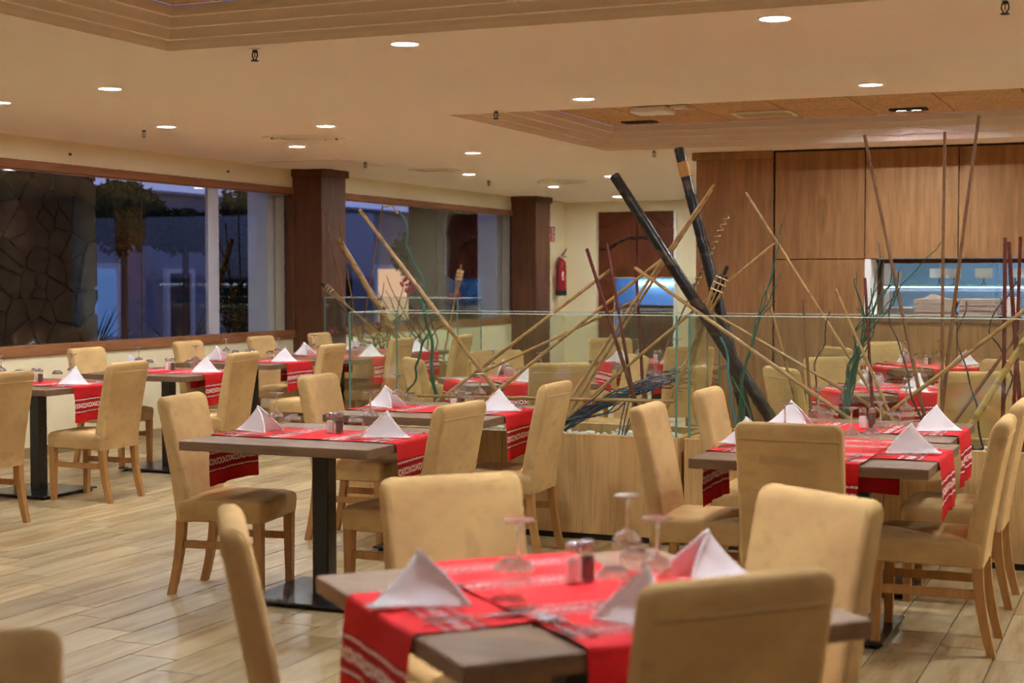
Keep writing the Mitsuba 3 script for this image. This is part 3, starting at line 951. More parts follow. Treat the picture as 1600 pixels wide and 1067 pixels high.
bowl = lathe([(.0315, .0), (.036, .025), (.0385, .055), (.0372, .073), (.0345, .084)], 24)
shoulder = shell([(.0345, .084), (.031, .092), (.026, .099), (.012, .108), (.004, .111)], .0018)
WINE = [('bowl', shape(bowl, 'glass_thin', True)), ('shoulder', shape(shoulder, 'glass_solid', True)), ('stem', shape(lathe([(.0, .106), (.006, .109), (.0036, .120), (.0034, .165), (.0045, .180), (.010, .187), (0, .188)], 12), 'glass_solid', True)),
        ('foot', shape(lathe([(.0, .186), (.010, .187), (.024, .1905), (.0355, .1925), (.0357, .1938), (.02, .1945), (.0, .1945)], 24), 'glass_solid', 40)),
        ('rim', shape(lathe([(.0312, .0), (.0322, .0), (.0322, .0016), (.0312, .0016)], 24), 'glass_edge_light', 40))]
TUMB = [('wall', shape(lathe([(.036, .0), (.0385, .03), (.0384, .050), (.0365, .063)], 24), 'glass_thin', True)),
        ('shoulder', shape(shell([(.0365, .063), (.033, .074), (.027, .080), (.022, .083), (.012, .085)], .0022), 'glass_solid', True)),
        ('rim', shape(lathe([(.0356, .0), (.0366, .0), (.0366, .0018), (.0356, .0018)], 24), 'glass_edge_light', 40)),
        ('base', shape(lathe([(.0, .0775), (.020, .0775), (.025, .081), (.021, .086), (0, .087)], 20), 'glass_solid', 40))]
# cutlery along +x (tip at +x)
kn = cat(loft([ring3(rrect(.0055, .0035, .002, 2), z) for z in (0, .004)]))


def knife_mesh():
    blade = extrude(Polygon([(.0, -.005), (.10, -.009), (.118, -.006), (.128, .004), (.120, .008), (.0, .006)]), 0, .0022)
    hnd = extrude(Polygon([(-.10, -.008), (-.098, .008), (-.03, .0065), (.0, .005), (.0, -.005), (-.03, -.0065)]), -.001, .0055)
    return cat(blade, hnd)


def fork_mesh(spoon=False):
    hnd = extrude(Polygon([(-.10, -.008), (-.104, 0), (-.10, .008), (-.03, .004), (.03, .0035), (.03, -.0035), (-.03, -.004)]), 0, .004)
    if spoon:
        el = [(.062 + .034 * math.cos(a), .021 * math.sin(a)) for a in np.linspace(0, 2 * math.pi, 20, endpoint=False)]
        return cat(hnd, extrude(Polygon(el), 0, .006))
    head = [extrude(Polygon([(.028, -.0035), (.028, .0035), (.042, .0115), (.058, .0115), (.058, -.0115), (.042, -.0115)]), 0, .003)]
    for y in (-.0098, -.0033, .0033, .0098):
        head.append(box((.058, y - .0017, 0), (.098, y + .0017, .003)))
    return cat(hnd, *head)


KNIFE, FORK, SPOON = shape(knife_mesh(), 'steel'), shape(fork_mesh(), 'steel'), shape(fork_mesh(True), 'steel')
sh_glass = shape(lathe([(.0, .001), (.019, .001), (.0195, .01), (.0185, .07), (.016, .078)], 18), 'glass_thin', 40)
sh_cap = shape(lathe([(.0, .100), (.012, .099), (.0185, .093), (.0195, .078), (.0185, .076), (0, .076)], 18), 'steel', 40)
sh_fill = {k: shape(lathe([(0, .004), (.0165, .004), (.0165, .056 if k == 'salt' else .06), (0, .062)], 14), k, 40) for k in ('salt', 'pepper')}

DIR = {'R': 0, 'F': 90, 'L': 180, 'N': 270}
serial = [0]


def table(x, y, deg, what, runners, sides, shakers=(0, 0), lbl=None, shake=True, spoon=()):
    """what: phrase that singles the table out. runners: axes in drawing order. sides: {key: phrase}."""
    tb = thing('dining_table', lbl, 'table')
    part(tb, 'tabletop', top_shape, at(x, y, 0, deg))
    part(tb, 'pedestal', col_shape, at(x, y, 0, deg))
    part(tb, 'top_bracket', brk_shape, at(x, y, 0, deg))
    part(tb, 'base_plate', base_shape, at(x, y, 0, deg))
    c, s = math.cos(math.radians(deg)), math.sin(math.radians(deg))
    for a in (-.24, .24):
        for b in (-.24, .24):
            part(tb, 'foot', foot_shape, at(x + c * a - s * b, y + s * a + c * b, 0))
    for j, (ax, phrase) in enumerate(runners):
        serial[0] += 1
        t = thing('table_runner', 'red woven runner with white bands, %s %s' % (phrase, what), 'table runner', 'red woven table runners')
        scene[t] = {**RUN[serial[0] % 3][j], 'to_world': at(x, y, 0, deg + ax)}
    zc = TZ + .0075 + (.0055 if len(runners) > 1 else 0)
    for k, phrase in sides.items():
        a = deg + DIR[k]
        ux, uy = math.cos(math.radians(a)), math.sin(math.radians(a))   # outward
        lx, ly = -uy, ux                                                # outward x left
        def pos(o, l):
            return x + ux * o + lx * l, y + uy * o + ly * l
        where = '%s %s' % (phrase, what)
        serial[0] += 1
        jit = np.random.default_rng(serial[0]).normal(0, 1, 12)
        p = pos(.365 + .01 * jit[0], .01 * jit[1])
        t = thing('napkin', 'white cone-folded napkin at the %s' % where, 'napkin', 'white folded napkins')
        for n, sp in NAP:
            part(t, n, sp, at(p[0], p[1], zc - .002, a + 5 * jit[2]))
        p = pos(.20 + .012 * jit[3], .115 + .01 * jit[4])
        t = thing('wine_glass', 'upturned stemmed glass at the %s' % where, 'wine glass', 'upturned wine glasses')
        for n, sp in WINE:
            part(t, n, sp, at(p[0], p[1], zc))
        p = pos(.165 + .012 * jit[5], .02 + .012 * jit[6])
        t = thing('tumbler', 'upturned round tumbler at the %s' % where, 'tumbler', 'upturned tumblers')
        for n, sp in TUMB:
            part(t, n, sp, at(p[0], p[1], zc))
        p = pos(.335, .165 + .006 * jit[7])
        t = thing('table_knife', 'steel table knife at the %s' % where, 'knife', 'steel table knives')
        scene[t] = {**KNIFE, 'to_world': at(p[0], p[1], zc + .001, a + 180 + 3 * jit[8])}
        p = pos(.315, -.165 + .006 * jit[9])
        t = thing('table_fork', 'steel fork at the %s' % where, 'fork', 'steel forks')
        scene[t] = {**FORK, 'to_world': at(p[0], p[1], zc, a + 180 + 3 * jit[10])}
        if k in spoon:
            p = pos(.30, -.195)
            t = thing('table_spoon', 'steel spoon beside the fork at the %s' % where, 'spoon')
            scene[t] = {**SPOON, 'to_world': at(p[0], p[1], zc, a + 176)}
    if shake:
        for kind, dx in (('salt', -.022), ('pepper', .022)):
            q = (shakers[0] + dx * .95, shakers[1] + dx * .3)
            t = thing(kind + '_shaker', 'glass %s shaker with chrome cap on %s' % (kind, what), 'shaker', 'glass salt and pepper shakers')
            px, py = x + c * q[0] - s * q[1], y + s * q[0] + c * q[1]
            part(t, 'glass', sh_glass, at(px, py, zc - .001))
            part(t, 'cap', sh_cap, at(px, py, zc - .001))
            part(t, kind, sh_fill[kind], at(px, py, zc - .001))


LR = {'L': 'left side of', 'R': 'right side of'}
DG = {'L': 'near left side of', 'R': 'far right side of', 'N': 'near right side of', 'F': 'far left side of'}
one = [(0, 'laid across')]
two = [(0, 'laid first across'), (90, 'laid second across')]
pick_ = lambda d, ks: {k: d[k] for k in ks}
table(-1.24, 3.25, 47.5, 'the big foreground table', two, pick_(DG, 'LNR'), (.06, .09), 'grey-brown square table standing cornerwise in the foreground', spoon='N')
table(-3.60, 6.14, 1, 'the front left table', one, LR, (.03, .05), 'grey-brown table with black pedestal at the left centre of the floor')
table(-3.70, 7.58, 1, 'the table pushed against the left planter', one, LR, (.1, .02), 'grey-brown table tucked between the front left table and the planter')
table(-1.297, 6.42, 0, 'the front right table', [(0, 'laid lengthwise across'), (90, 'hanging toward us from')], {**LR, 'N': 'near side of'}, (.0, .12), 'front table of the pair pushed together at the right', shake=False)
table(-1.345, 7.44, 0, 'the rear table of the right pair', one, LR, (.03, -.02), 'rear table of the right pair, against the right planter')
table(-7.19, 8.36, 0, 'the nearest window table', one, LR, (-.02, .02), 'window-row table nearest to us at the left edge')
table(-7.17, 9.84, 0, 'the second window table', one, LR, (.0, .02), 'second window-row table from the left edge')
table(-7.40, 11.38, 0, 'the third window table', one, LR, (-.02, .0), 'third window-row table, below the white window post')
table(-7.12, 12.42, 0, 'the fourth window table', one, LR, (.0, .02), 'fourth window-row table, crossing behind the glass corner')
table(-7.17, 13.45, 0, 'the fifth window table', one, LR, (.0, .02), 'fifth window-row table before the first dark column', shake=False)
table(-4.27, 10.0, 38, 'the cornerwise table behind the left planter', two, pick_(DG, 'NF'), (.05, .1), 'table standing cornerwise behind the left half of the glass planter', shake=False)
table(-1.64, 10.15, 38, 'the cornerwise table behind the right planter', two, pick_(DG, 'NF'), (.2, .05), 'table standing cornerwise behind the right half of the glass planter')
table(-4.05, 12.62, 38, 'the far table before the wooden door', two, pick_(DG, 'LN'), (.0, .0), 'far table covered in red before the carved wooden door')
table(-1.80, 12.92, 38, 'the far table by the oak wall', two, pick_(DG, 'FR'), (.0, .0), 'far table covered in red directly before the serving hatch')

# ================================================================== PLANTERS
GZ = 1.288


def planter(name, x0, x1, y0, y1, zt, label, mat_='oak_planter', gz=GZ, seams=()):
    t = thing(name, label, 'planter')
    th = .045
    es = [x0] + list(seams) + [x1]
    for a, b in zip(es[:-1], es[1:]):
        part(t, 'front_panel', shape(cbox((a + .002, y0, .035), (b - .002, y0 + th, zt), .003), mat_))
    part(t, 'rear_panel', shape(cbox((x0, y1 - th, .035), (x1, y1, zt), .003), mat_))
    for a in (x0, x1 - th):
        part(t, 'end_panel', shape(cbox((a, y0 + th, .035), (a + th, y1 - th, zt), .003), mat_))
    part(t, 'plinth', shape(box((x0 + .02, y0 + .02, 0), (x1 - .02, y1 - .02, .035)), 'black_matte'))
    part(t, 'bed', shape(box((x0 + th, y0 + th, zt - .10), (x1 - th, y1 - th, zt - .08)), 'soil'))
    g0, g1, a, b = y0 + .025, y1 - .025, x0 + .022, x1 - .022
    for q in (quad((a, g0, zt), (b, g0, zt), (b, g0, gz), (a, g0, gz)), quad((b, g1, zt), (a, g1, zt), (a, g1, gz), (b, g1, gz)),
              quad((a, g1, zt), (a, g0, zt), (a, g0, gz), (a, g1, gz)), quad((b, g0, zt), (b, g1, zt), (b, g1, gz), (b, g0, gz))):
        part(t, 'glass_pane', shape(q, 'glass_green'))
    for yy in (g0, g1):
        part(t, 'glass_top_edge', shape(box((a, yy - .004, gz), (b, yy + .004, gz + .005)), 'glass_edge_light'))
    for xx in (a, b):
        part(t, 'glass_top_edge', shape(box((xx - .004, g0, gz), (xx + .004, g1, gz + .005)), 'glass_edge_light'))
        for yy in (g0, g1):
            part(t, 'glass_corner', shape(box((xx - .005, yy - .005, zt), (xx + .005, yy + .005, gz)), 'glass_edge'))
    return t


def pebbles(x0, x1, y0, y1, z, n, label, m='pebble', seed=1):
    r = np.random.default_rng(seed)
    base = trimesh.creation.icosphere(subdivisions=1)
    ms = []
    for _ in range(n):
        b = base.copy()
        s = r.uniform(.014, .032)
        b.apply_scale(s * r.uniform(.6, 1.2, 3) * [1.2, 1.0, .7])
        b.apply_transform(trimesh.transformations.rotation_matrix(r.uniform(0, 6.28), [0, 0, 1]))
        b.apply_translation([r.uniform(x0, x1), r.uniform(y0, y1), z + r.uniform(0, .03)])
        ms.append(b)
    t = thing('pebbles', label, 'pebbles', kind='stuff')
    scene[t] = shape(cat(*ms), m, True)


ZP = .607
planter('planter', -4.60, -2.475, 8.10, 8.77, ZP, 'long oak planter box with glass screens, left one of the pair', seams=(-3.55,))
planter('planter', -2.445, .85, 8.10, 8.77, ZP, 'long oak planter box with glass screens, right one of the pair', seams=(-1.35, -.25))
planter('planter', -8.27, -6.66, 14.08, 14.72, ZP, 'small far planter with glass screens beside the first dark column')
pebbles(-4.53, -2.53, 8.17, 8.70, ZP - .065, 420, 'white pebbles filling the left planter', seed=1)
pebbles(-2.38, .78, 8.17, 8.70, ZP - .065, 520, 'white pebbles filling the right planter', seed=2)
pebbles(-1.0, -.70, 8.18, 8.40, ZP - .03, 22, 'small heap of dark stones in the right planter', 'pebble_dark', 3)
pebbles(-8.2, -6.73, 14.15, 14.65, ZP - .065, 200, 'white pebbles in the small far planter', seed=4)

# ---- canes, bamboo and twigs
def cane_mesh(b, t, r, seed, nodes=5, bend=.01):
    rr = np.random.default_rng(seed)
    b, t = np.array(b, float), np.array(t, float)
    L = np.linalg.norm(t - b)
    n = max(3, nodes) * 4 + 1
    s = np.linspace(0, 1, n)
    side = np.cross(t - b, [.3, .2, .9]); side /= np.linalg.norm(side)
    pts = b + (t - b) * s[:, None] + side * (np.sin(s * math.pi) * bend * L * rr.choice([-1, 1]))[:, None]
    P, R = [], []
    for i in range(n):
        if i % 4 == 0 and 0 < i < n - 1:
            for ds, k in ((-.006, 1.0), (-.003, 1.07 if r > .02 else 1.14), (.003, 1.07 if r > .02 else 1.14), (.006, .99)):
                P.append(pts[i] + (t - b) / L * ds * max(1, r / .012)); R.append(r * k * (1 - .2 * s[i]))
        else:
            P.append(pts[i]); R.append(r * (1 - .2 * s[i]))
    return tube(P, R, 10 if r > .02 else 7)


def ext(b, t, z=.56):
    b, t = np.array(b, float), np.array(t, float)
    if b[2] > z and t[2] - b[2] > .5:
        b = b - (t - b) * ((b[2] - z) / (t[2] - b[2]))
    return b


CANES = [
    ('big', (-2.02, 8.40, .70), (-2.93, 8.30, 2.09), .037, 'cane_black', 'thick black bamboo pole leaning left across the planter', 'bamboo pole'),
    ('big', (-2.20, 8.55, .68), (-2.64, 8.62, 2.26), .037, 'cane_black', 'thick black bamboo pole standing steeply, with an orange patch near its top', 'bamboo pole'),
    ('c', (-3.21, 8.35, .79), (-2.39, 8.50, 2.04), .011, 'cane_tan', 'long tan cane crossing both black bamboo poles', 'cane'),
    ('c', (-3.17, 8.38, .79), (-2.41, 8.53, 2.01), .009, 'cane_tan', 'second tan cane lying right along the one crossing the black poles', 'cane'),
    ('c', (-4.00, 8.30, .79), (-3.00, 8.45, 1.55), .012, 'cane_tan', 'tan cane rising right from beside the salt shaker, highest of three parallel', 'cane'),
    ('c', (-3.73, 8.45, .81), (-2.72, 8.60, 1.62), .012, 'cane_tan', 'tan cane rising right to the leaning black pole, middle of three', 'cane'),
    ('s', (-3.94, 8.55, .89), (-2.90, 8.62, 1.37), .010, 'cane_tan', 'flattest of the three tan canes rising to the right', 'cane'),
    ('c', (-2.78, 8.30, .74), (-3.08, 8.25, 1.67), .013, 'cane_red', 'dark red cane leaning left, leftmost before the wooden door', 'cane'),
    ('c', (-2.82, 8.36, .76), (-3.01, 8.40, 1.70), .011, 'cane_red', 'dark red cane next right of the leftmost dark red cane', 'cane'),
    ('c', (-2.85, 8.60, .82), (-2.91, 8.62, 1.64), .011, 'cane_red', 'upright dark red cane in the middle of the wooden door', 'cane'),
    ('c', (-1.55, 8.25, .73), (-2.82, 8.35, 1.56), .013, 'cane_tan', 'tan cane falling right from the door to the salt shakers', 'cane'),
    ('c', (-1.36, 8.48, .72), (-2.42, 8.50, 1.31), .011, 'cane_tan', 'tan cane falling right from the foot of the black poles', 'cane'),
    ('c', (-3.17, 8.25, .71), (-2.01, 8.60, 1.74), .010, 'cane_tan', 'thin brownish cane rising right past the dark torch', 'cane'),
    ('c', (-1.41, 8.50, .75), (-2.22, 8.55, 1.99), .010, 'cane_tan', 'tan cane leaning left before the narrow oak column', 'cane'),
    ('c', (-1.93, 8.55, .82), (-2.08, 8.45, 1.47), .009, 'cane_tan', 'short pale cane leaning left at the seam of the oak panels', 'cane'),
    ('c', (-1.80, 8.40, .77), (-1.85, 8.40, 1.38), .010, 'cane_brown', 'short upright brown cane before the lower oak panel', 'cane'),
    ('c', (-1.34, 8.30, .74), (-1.67, 8.40, 1.44), .010, 'cane_tan', 'tan cane leaning left through the green twigs', 'cane'),
    ('c', (-1.20, 8.50, .76), (-1.56, 8.62, 2.30), .011, 'cane_brown', 'tall brown cane leaning left across the hatch edge', 'cane'),
    ('c', (-1.11, 8.55, .78), (-1.12, 8.60, 2.30), .010, 'cane_brown', 'tall vertical brown cane before the napkin piles', 'cane'),
    ('c', (-1.11, 8.60, .81), (-.93, 8.50, 2.37), .011, 'cane_brown', 'tallest brown cane, leaning right before the hatch', 'cane'),
    ('c', (-1.45, 8.35, .76), (-1.51, 8.40, 1.50), .010, 'cane_red', 'nearly upright dark cane just left of the hatch', 'cane'),
    ('c', (-.77, 8.30, .79), (-.77, 8.30, 1.71), .012, 'cane_red', 'vertical dark red cane, left of the three at the right edge', 'cane'),
    ('c', (-.69, 8.45, .78), (-.76, 8.40, 1.69), .013, 'cane_red', 'dark red cane leaning left, middle of the three at the right edge', 'cane'),
    ('c', (-.74, 8.55, .77), (-.71, 8.50, 1.72), .011, 'cane_red', 'dark red cane leaning right, last of the three at the right edge', 'cane'),
    ('c', (-1.41, 8.45, .74), (-.63, 8.22, 1.36), .013, 'cane_tan', 'tan cane rising to the right picture edge from the green twigs', 'cane'),
    ('c', (-1.00, 8.35, .76), (-.65, 8.50, 1.30), .011, 'cane_brown', 'brown cane rising right below the dark red canes', 'cane'),
    ('c', (-.97, 8.24, .64), (-.63, 8.28, 1.23), .021, 'cane_yellow', 'thick yellow bamboo rising to the right picture edge', 'bamboo pole'),
    ('c', (-3.68, 8.30, .83), (-4.56, 8.22, 1.92), .014, 'cane_tan', 'long tan cane leaning left over the glass corner of the planter', 'cane'),
    ('s', (-2.55, 8.25, .80), (-4.36, 8.25, .78), .012, 'cane_tan', 'tan cane lying level across the left planter', 'cane'),
    ('c', (-7.39, 14.40, .64), (-8.08, 14.10, 1.92), .038, 'cane_tan', 'thick tan bamboo leaning left in the small far planter', 'bamboo pole'),
    ('c', (-8.04, 14.40, .63), (-8.22, 14.02, 2.29), .010, 'cane_brown', 'thin brown cane before the first dark column, tallest there', 'cane'),
    ('c', (-7.93, 14.35, .63), (-8.04, 14.04, 2.10), .010, 'cane_brown', 'thin brown cane right of the tallest one before the first column', 'cane'),
    ('c', (-8.06, 14.50, .62), (-7.65, 14.30, 2.27), .010, 'cane_brown', 'thin brown cane leaning right before the second window', 'cane'),
    ('c', (-7.01, 14.40, .65), (-7.61, 14.25, 1.02), .012, 'cane_tan', 'short tan cane lying low in the small far planter', 'cane'),
]
for i, (k, b, t_, r, m, l, ct) in enumerate(CANES):
    b2 = b if k == 's' else ext(b, t_)
    t = thing('bamboo_pole' if ct != 'cane' else 'cane', l, ct)
    if k == 'big':
        part(t, 'stalk', shape(cane_mesh(b2, t_, r, i, 6, .004), m, 40))
        bb, tt = np.array(b2, float), np.array(t_, float)
        dd = (tt - bb) / np.linalg.norm(tt - bb)
        part(t, 'cut_end', shape(tube([tt - dd * .004, tt + dd * .004], .024, 12), 'twig_dark'))
        if i == 1:
            q = tt - dd * .13
            part(t, 'bark_patch', shape(tube([q - dd * .045, q + dd * .045], .0335, 14), 'bark_orange', 40), label='orange bare bark patch')
    else:
        scene[t] = shape(cane_mesh(b2, t_, r, i, 4 + int(np.linalg.norm(np.array(t_) - b2) * 2), .006), m, 40)


def torch(b, t_, label, cage, wick):
    b, t_ = np.array(b, float), np.array(t_, float)
    d = (t_ - b) / np.linalg.norm(t_ - b)
    x = np.cross(d, [0, 0, 1]); x /= np.linalg.norm(x); y = np.cross(d, x)
    t = thing('garden_torch', label, 'torch')
    h0 = t_ - d * .34
    part(t, 'handle', shape(tube([b, (b + h0) / 2, h0], .011, 8), 'cane_tan', True))
    for k in range(8):
        a = k * math.pi / 4
        off = lambda r: x * (r * math.cos(a)) + y * (r * math.sin(a))
        part(t, 'split_strip', shape(tube([h0 + off(.009), h0 + d * .12 + off(.020), h0 + d * .22 + off(.034), h0 + d * .30 + off(.036)], .0045, 5), 'cane_tan', True))
    part(t, 'canister', shape(tube([t_ - d * .14, t_ - d * .12, t_ - d * .03, t_ - d * .025], [.022, .031, .031, .02], 12), cage, 40))
    for s in (.12, .08, .045):
        part(t, 'binding', shape(tube([t_ - d * (s + .004), t_ - d * (s - .004)], .0385, 12, False), 'rope', True))
    part(t, 'wick', shape(tube([t_ - d * .03, t_ + d * .03], .012, 8), wick, True))


torch((-2.68, 8.35, .62), (-2.31, 8.45, 1.54), 'bamboo garden torch with a black head beside the black poles', 'cane_black', 'cane_black')
torch((-7.34, 14.30, .63), (-8.24, 14.05, 1.43), 'bamboo garden torch with a black wick before the first dark column', 'cane_black', 'cane_black')
torch((-6.99, 14.40, .63), (-6.78, 14.40, 1.61), 'tan bamboo garden torch standing at the right end of the far planter', 'cane_tan', 'cane_brown')


def wiggle(pts, seed, amp, n=22, fr=9):
    r = np.random.default_rng(seed)
    pts = np.array(pts, float)
    s = np.concatenate([[0], np.cumsum(np.linalg.norm(np.diff(pts, axis=0), axis=1))])
    u = np.linspace(0, s[-1], n)
    q = np.column_stack([np.interp(u, s, pts[:, i]) for i in range(3)])
    for i in range(3):
        ph = r.uniform(0, 6.28, 2)
        q[:, i] += amp * (np.sin(u * fr + ph[0]) + .6 * np.sin(u * fr * 2.1 + ph[1])) * np.linspace(.3, 1, n)
    return q


t = thing('corkscrew_branch', 'green corkscrew willow branch in the left end of the planter', 'branch')
part(t, 'stem', shape(tube(wiggle([(-4.15, 8.5, .58), (-4.19, 8.45, 1.06), (-4.21, 8.45, 1.24), (-4.27, 8.45, 1.52), (-4.41, 8.45, 1.92)], 4, .018, 40, 16), np.linspace(.013, .006, 40), 7), 'twig_green', True))
part(t, 'side_shoot', shape(tube(wiggle([(-4.20, 8.45, 1.16), (-4.30, 8.46, .95), (-4.34, 8.48, .78)], 6, .012, 20, 18), .007, 6), 'twig_green', True))
part(t, 'side_shoot', shape(tube(wiggle([(-4.41, 8.45, 1.9), (-4.45, 8.44, 1.95), (-4.50, 8.44, 1.95)], 7, .005, 8, 18), .006, 6), 'cane_yellow', True), label='yellow cut tip')
t = thing('spiral_stick', 'twisted tan spiral stick right of the steep black pole', 'stick')
s_ = np.linspace(0, 1, 90)
b0, t0 = np.array((-2.55, 8.60, 1.42)), np.array((-2.35, 8.65, 1.87))
b00 = b0 - (t0 - b0) * 1.9
dd = (t0 - b0) / np.linalg.norm(t0 - b0)
xx = np.cross(dd, [0, 1, 0]); xx /= np.linalg.norm(xx); yy = np.cross(dd, xx)
ms = b0 + (t0 - b0) * s_[:, None] + .013 * (np.cos(s_ * 2 * math.pi * 13)[:, None] * xx + np.sin(s_ * 2 * math.pi * 13)[:, None] * yy)
part(t, 'spiral', shape(tube(ms, .0045, 5), 'cane_tan', True))
part(t, 'stick', shape(tube([b00, b0, t0], .005, 6), 'cane_brown', True))
t = thing('willow_twigs', 'upright bundle of dark green curly willow twigs left of the hatch', 'twigs')
for k in range(13):
    r = np.random.default_rng(100 + k)
    o = r.normal(0, 1, 6)
    tip = (-1.44 + .11 * o[0], 8.4 + .08 * o[1], 1.42 + .14 * o[2])
    part(t, 'twig', shape(tube(wiggle([(-1.63 + .02 * o[3], 8.4, .56), (-1.57 + .02 * o[4], 8.4, 1.0), (-1.52 + .03 * o[5], 8.4, 1.2), tip], k, .010, 26, 15), np.linspace(.0065, .0025, 26), 5), 'twig_green', True))
t = thing('willow_twigs', 'slender green twigs leaning right beside the black poles', 'twigs')
for k in range(5):
    r = np.random.default_rng(200 + k)
    o = r.normal(0, 1, 4)
    part(t, 'twig', shape(tube(wiggle([(-2.20 + .02 * o[0], 8.35, .56), (-2.18, 8.35, .95), (-2.10, 8.38, 1.25), (-1.97 + .05 * o[1], 8.42, 1.58 + .1 * o[2])], 30 + k, .010, 24, 14), np.linspace(.006, .0025, 24), 5), 'twig_green', True))
t = thing('teal_twig', 'bright teal painted twig at the foot of the black poles', 'twig')
part(t, 'stem', shape(tube(wiggle([(-2.19, 8.28, .56), (-2.22, 8.28, .8), (-2.24, 8.3, 1.0), (-2.30, 8.3, 1.15)], 41, .012, 20, 14), .007, 6), 'twig_teal', True))
part(t, 'side_shoot', shape(tube(wiggle([(-2.22, 8.28, .95), (-2.14, 8.28, .78), (-2.10, 8.27, .70)], 42, .006, 12, 14), .005, 6), 'twig_green', True))
t = thing('willow_twigs', 'dark blue bundle of bare twigs lying across the left planter', 'twigs')
for k in range(20):
    r = np.random.default_rng(300 + k)
    o = r.normal(0, 1, 8)
    part(t, 'twig', shape(tube(wiggle([(-3.22 + .02 * o[0], 8.30 + .05 * o[1], .655 + .022 * o[2]), (-2.94, 8.35 + .06 * o[3], .80 + .03 * o[4]), (-2.78, 8.42, .87 + .025 * o[5]), (-2.56 + .02 * o[6], 8.55 + .05 * o[1], .95 + .05 * o[7])], 50 + k, .009, 22, 16), np.linspace(.0055, .0025, 22), 5), 'twig_blue', True))
for k in range(3):
    part(t, 'twig', shape(tube(wiggle([(-2.86 + .02 * k, 8.34, .82), (-2.88 + .025 * k, 8.3, .70), (-2.90 + .02 * k, 8.28, .56)], 80 + k, .004, 12, 16), .004, 5), 'twig_blue', True))
for k, (pp, l) in enumerate(((((-1.13, 8.3, .58), (-1.27, 8.3, 1.0), (-1.36, 8.35, 1.25), (-1.33, 8.4, 1.52)), 'thin dark curling twig across the left end of the hatch'),
                             (((-.86, 8.3, .6), (-.95, 8.3, 1.0), (-1.0, 8.35, 1.2), (-.98, 8.4, 1.38)), 'thin dark curling twig left of the dark red canes'),
                             (((-.80, 8.3, .6), (-.72, 8.3, 1.0), (-.85, 8.35, 1.2), (-.72, 8.4, 1.5)), 'thin dark curling twig winding among the dark red canes'),
                             (((-1.75, 8.5, .58), (-1.80, 8.5, 1.0), (-1.76, 8.5, 1.2), (-1.70, 8.5, 1.3)), 'faint thin dark twig before the lower oak panel'))):
    t = thing('curly_twig', l, 'twig')
    scene[t] = shape(tube(wiggle(pp, 400 + k, .016, 26, 12), np.linspace(.006, .003, 26), 5), 'twig_dark', True)
t = thing('bare_branches', 'tangle of dark bare branches with small reddish flowers in the far planter', 'branches')
for k in range(22):
    r = np.random.default_rng(500 + k)
    o = r.uniform(-1, 1, 6)
    b0 = (-7.5 + .35 * o[0], 14.4 + .15 * o[1], .56)
    tip = (b0[0] + .55 * o[2], 14.38 + .18 * o[3], 1.15 + .35 * o[4])
    mdl = (b0[0] + .1 * o[5], 14.4, .85)
    part(t, 'branch', shape(tube(wiggle([b0, mdl, tip], 500 + k, .02, 16, 8), np.linspace(.010, .004, 16), 5), 'twig_dark', True))
    if k % 3 == 0:
        fl_ = cat(*[turned(trimesh.creation.icosphere(subdivisions=0, radius=.022), [0, 0, 1], 0, np.array(tip) + r.normal(0, .035, 3)) for _ in range(7)])
        part(t, 'blossom', shape(fl_, 'flower'), label='small reddish blossom')

# ================================================================== OUTSIDE
gs = struct('ground_outside')
scene[gs] = shape(box((-45, -10, -.4), (XW - .25, 70, -.05)), 'soil')


def stone_pier(name, y0, y1, x1, z1, label, seed):
    r = np.random.default_rng(seed)
    t = struct(name)
    scene[t] = shape(box((x1 - .6, y0, -.1), (x1 - .03, y1, z1)), 'mortar')
    W, H = y1 - y0, z1 - .5
    pts = MultiPoint([(r.uniform(0, W), .5 + r.uniform(0, H)) for _ in range(int(W * H * 16))])
    for cell in voronoi_diagram(pts, envelope=sbox(0, .5, W, z1)).geoms:
        c = cell.intersection(sbox(0.0, .5, W, z1)).buffer(-.014).buffer(-.01).buffer(.01)
        if c.is_empty or c.geom_type != 'Polygon' or c.area < .004: continue
        m = extrude(c.simplify(.004), 0, .03 + r.uniform(0, .018))
        m4 = np.eye(4); m4[:3, 0], m4[:3, 1], m4[:3, 2] = (0, 1, 0), (0, 0, 1), (1, 0, 0)
        m.apply_transform(m4); m.apply_translation([x1 - .03, y0, 0])
        part(t, 'stone', shape(m, 'stone'))


stone_pier('wall_stone_pier', 8.6, 12.03, -9.6, 3.1, '', 1)
stone_pier('wall_stone_pier', 19.85, 21.75, -9.6, 3.1, '', 2)
pl = struct('wall_outer_pilaster')
scene[pl] = shape(box((-9.2, 14.08, -.1), (-8.95, 14.6, 3.0)), 'wall_white')
pl = struct('wall_outer_pilaster')
scene[pl] = shape(box((-9.25, 20.22, -.1), (-8.95, 20.9, 3.0)), 'wall_white')

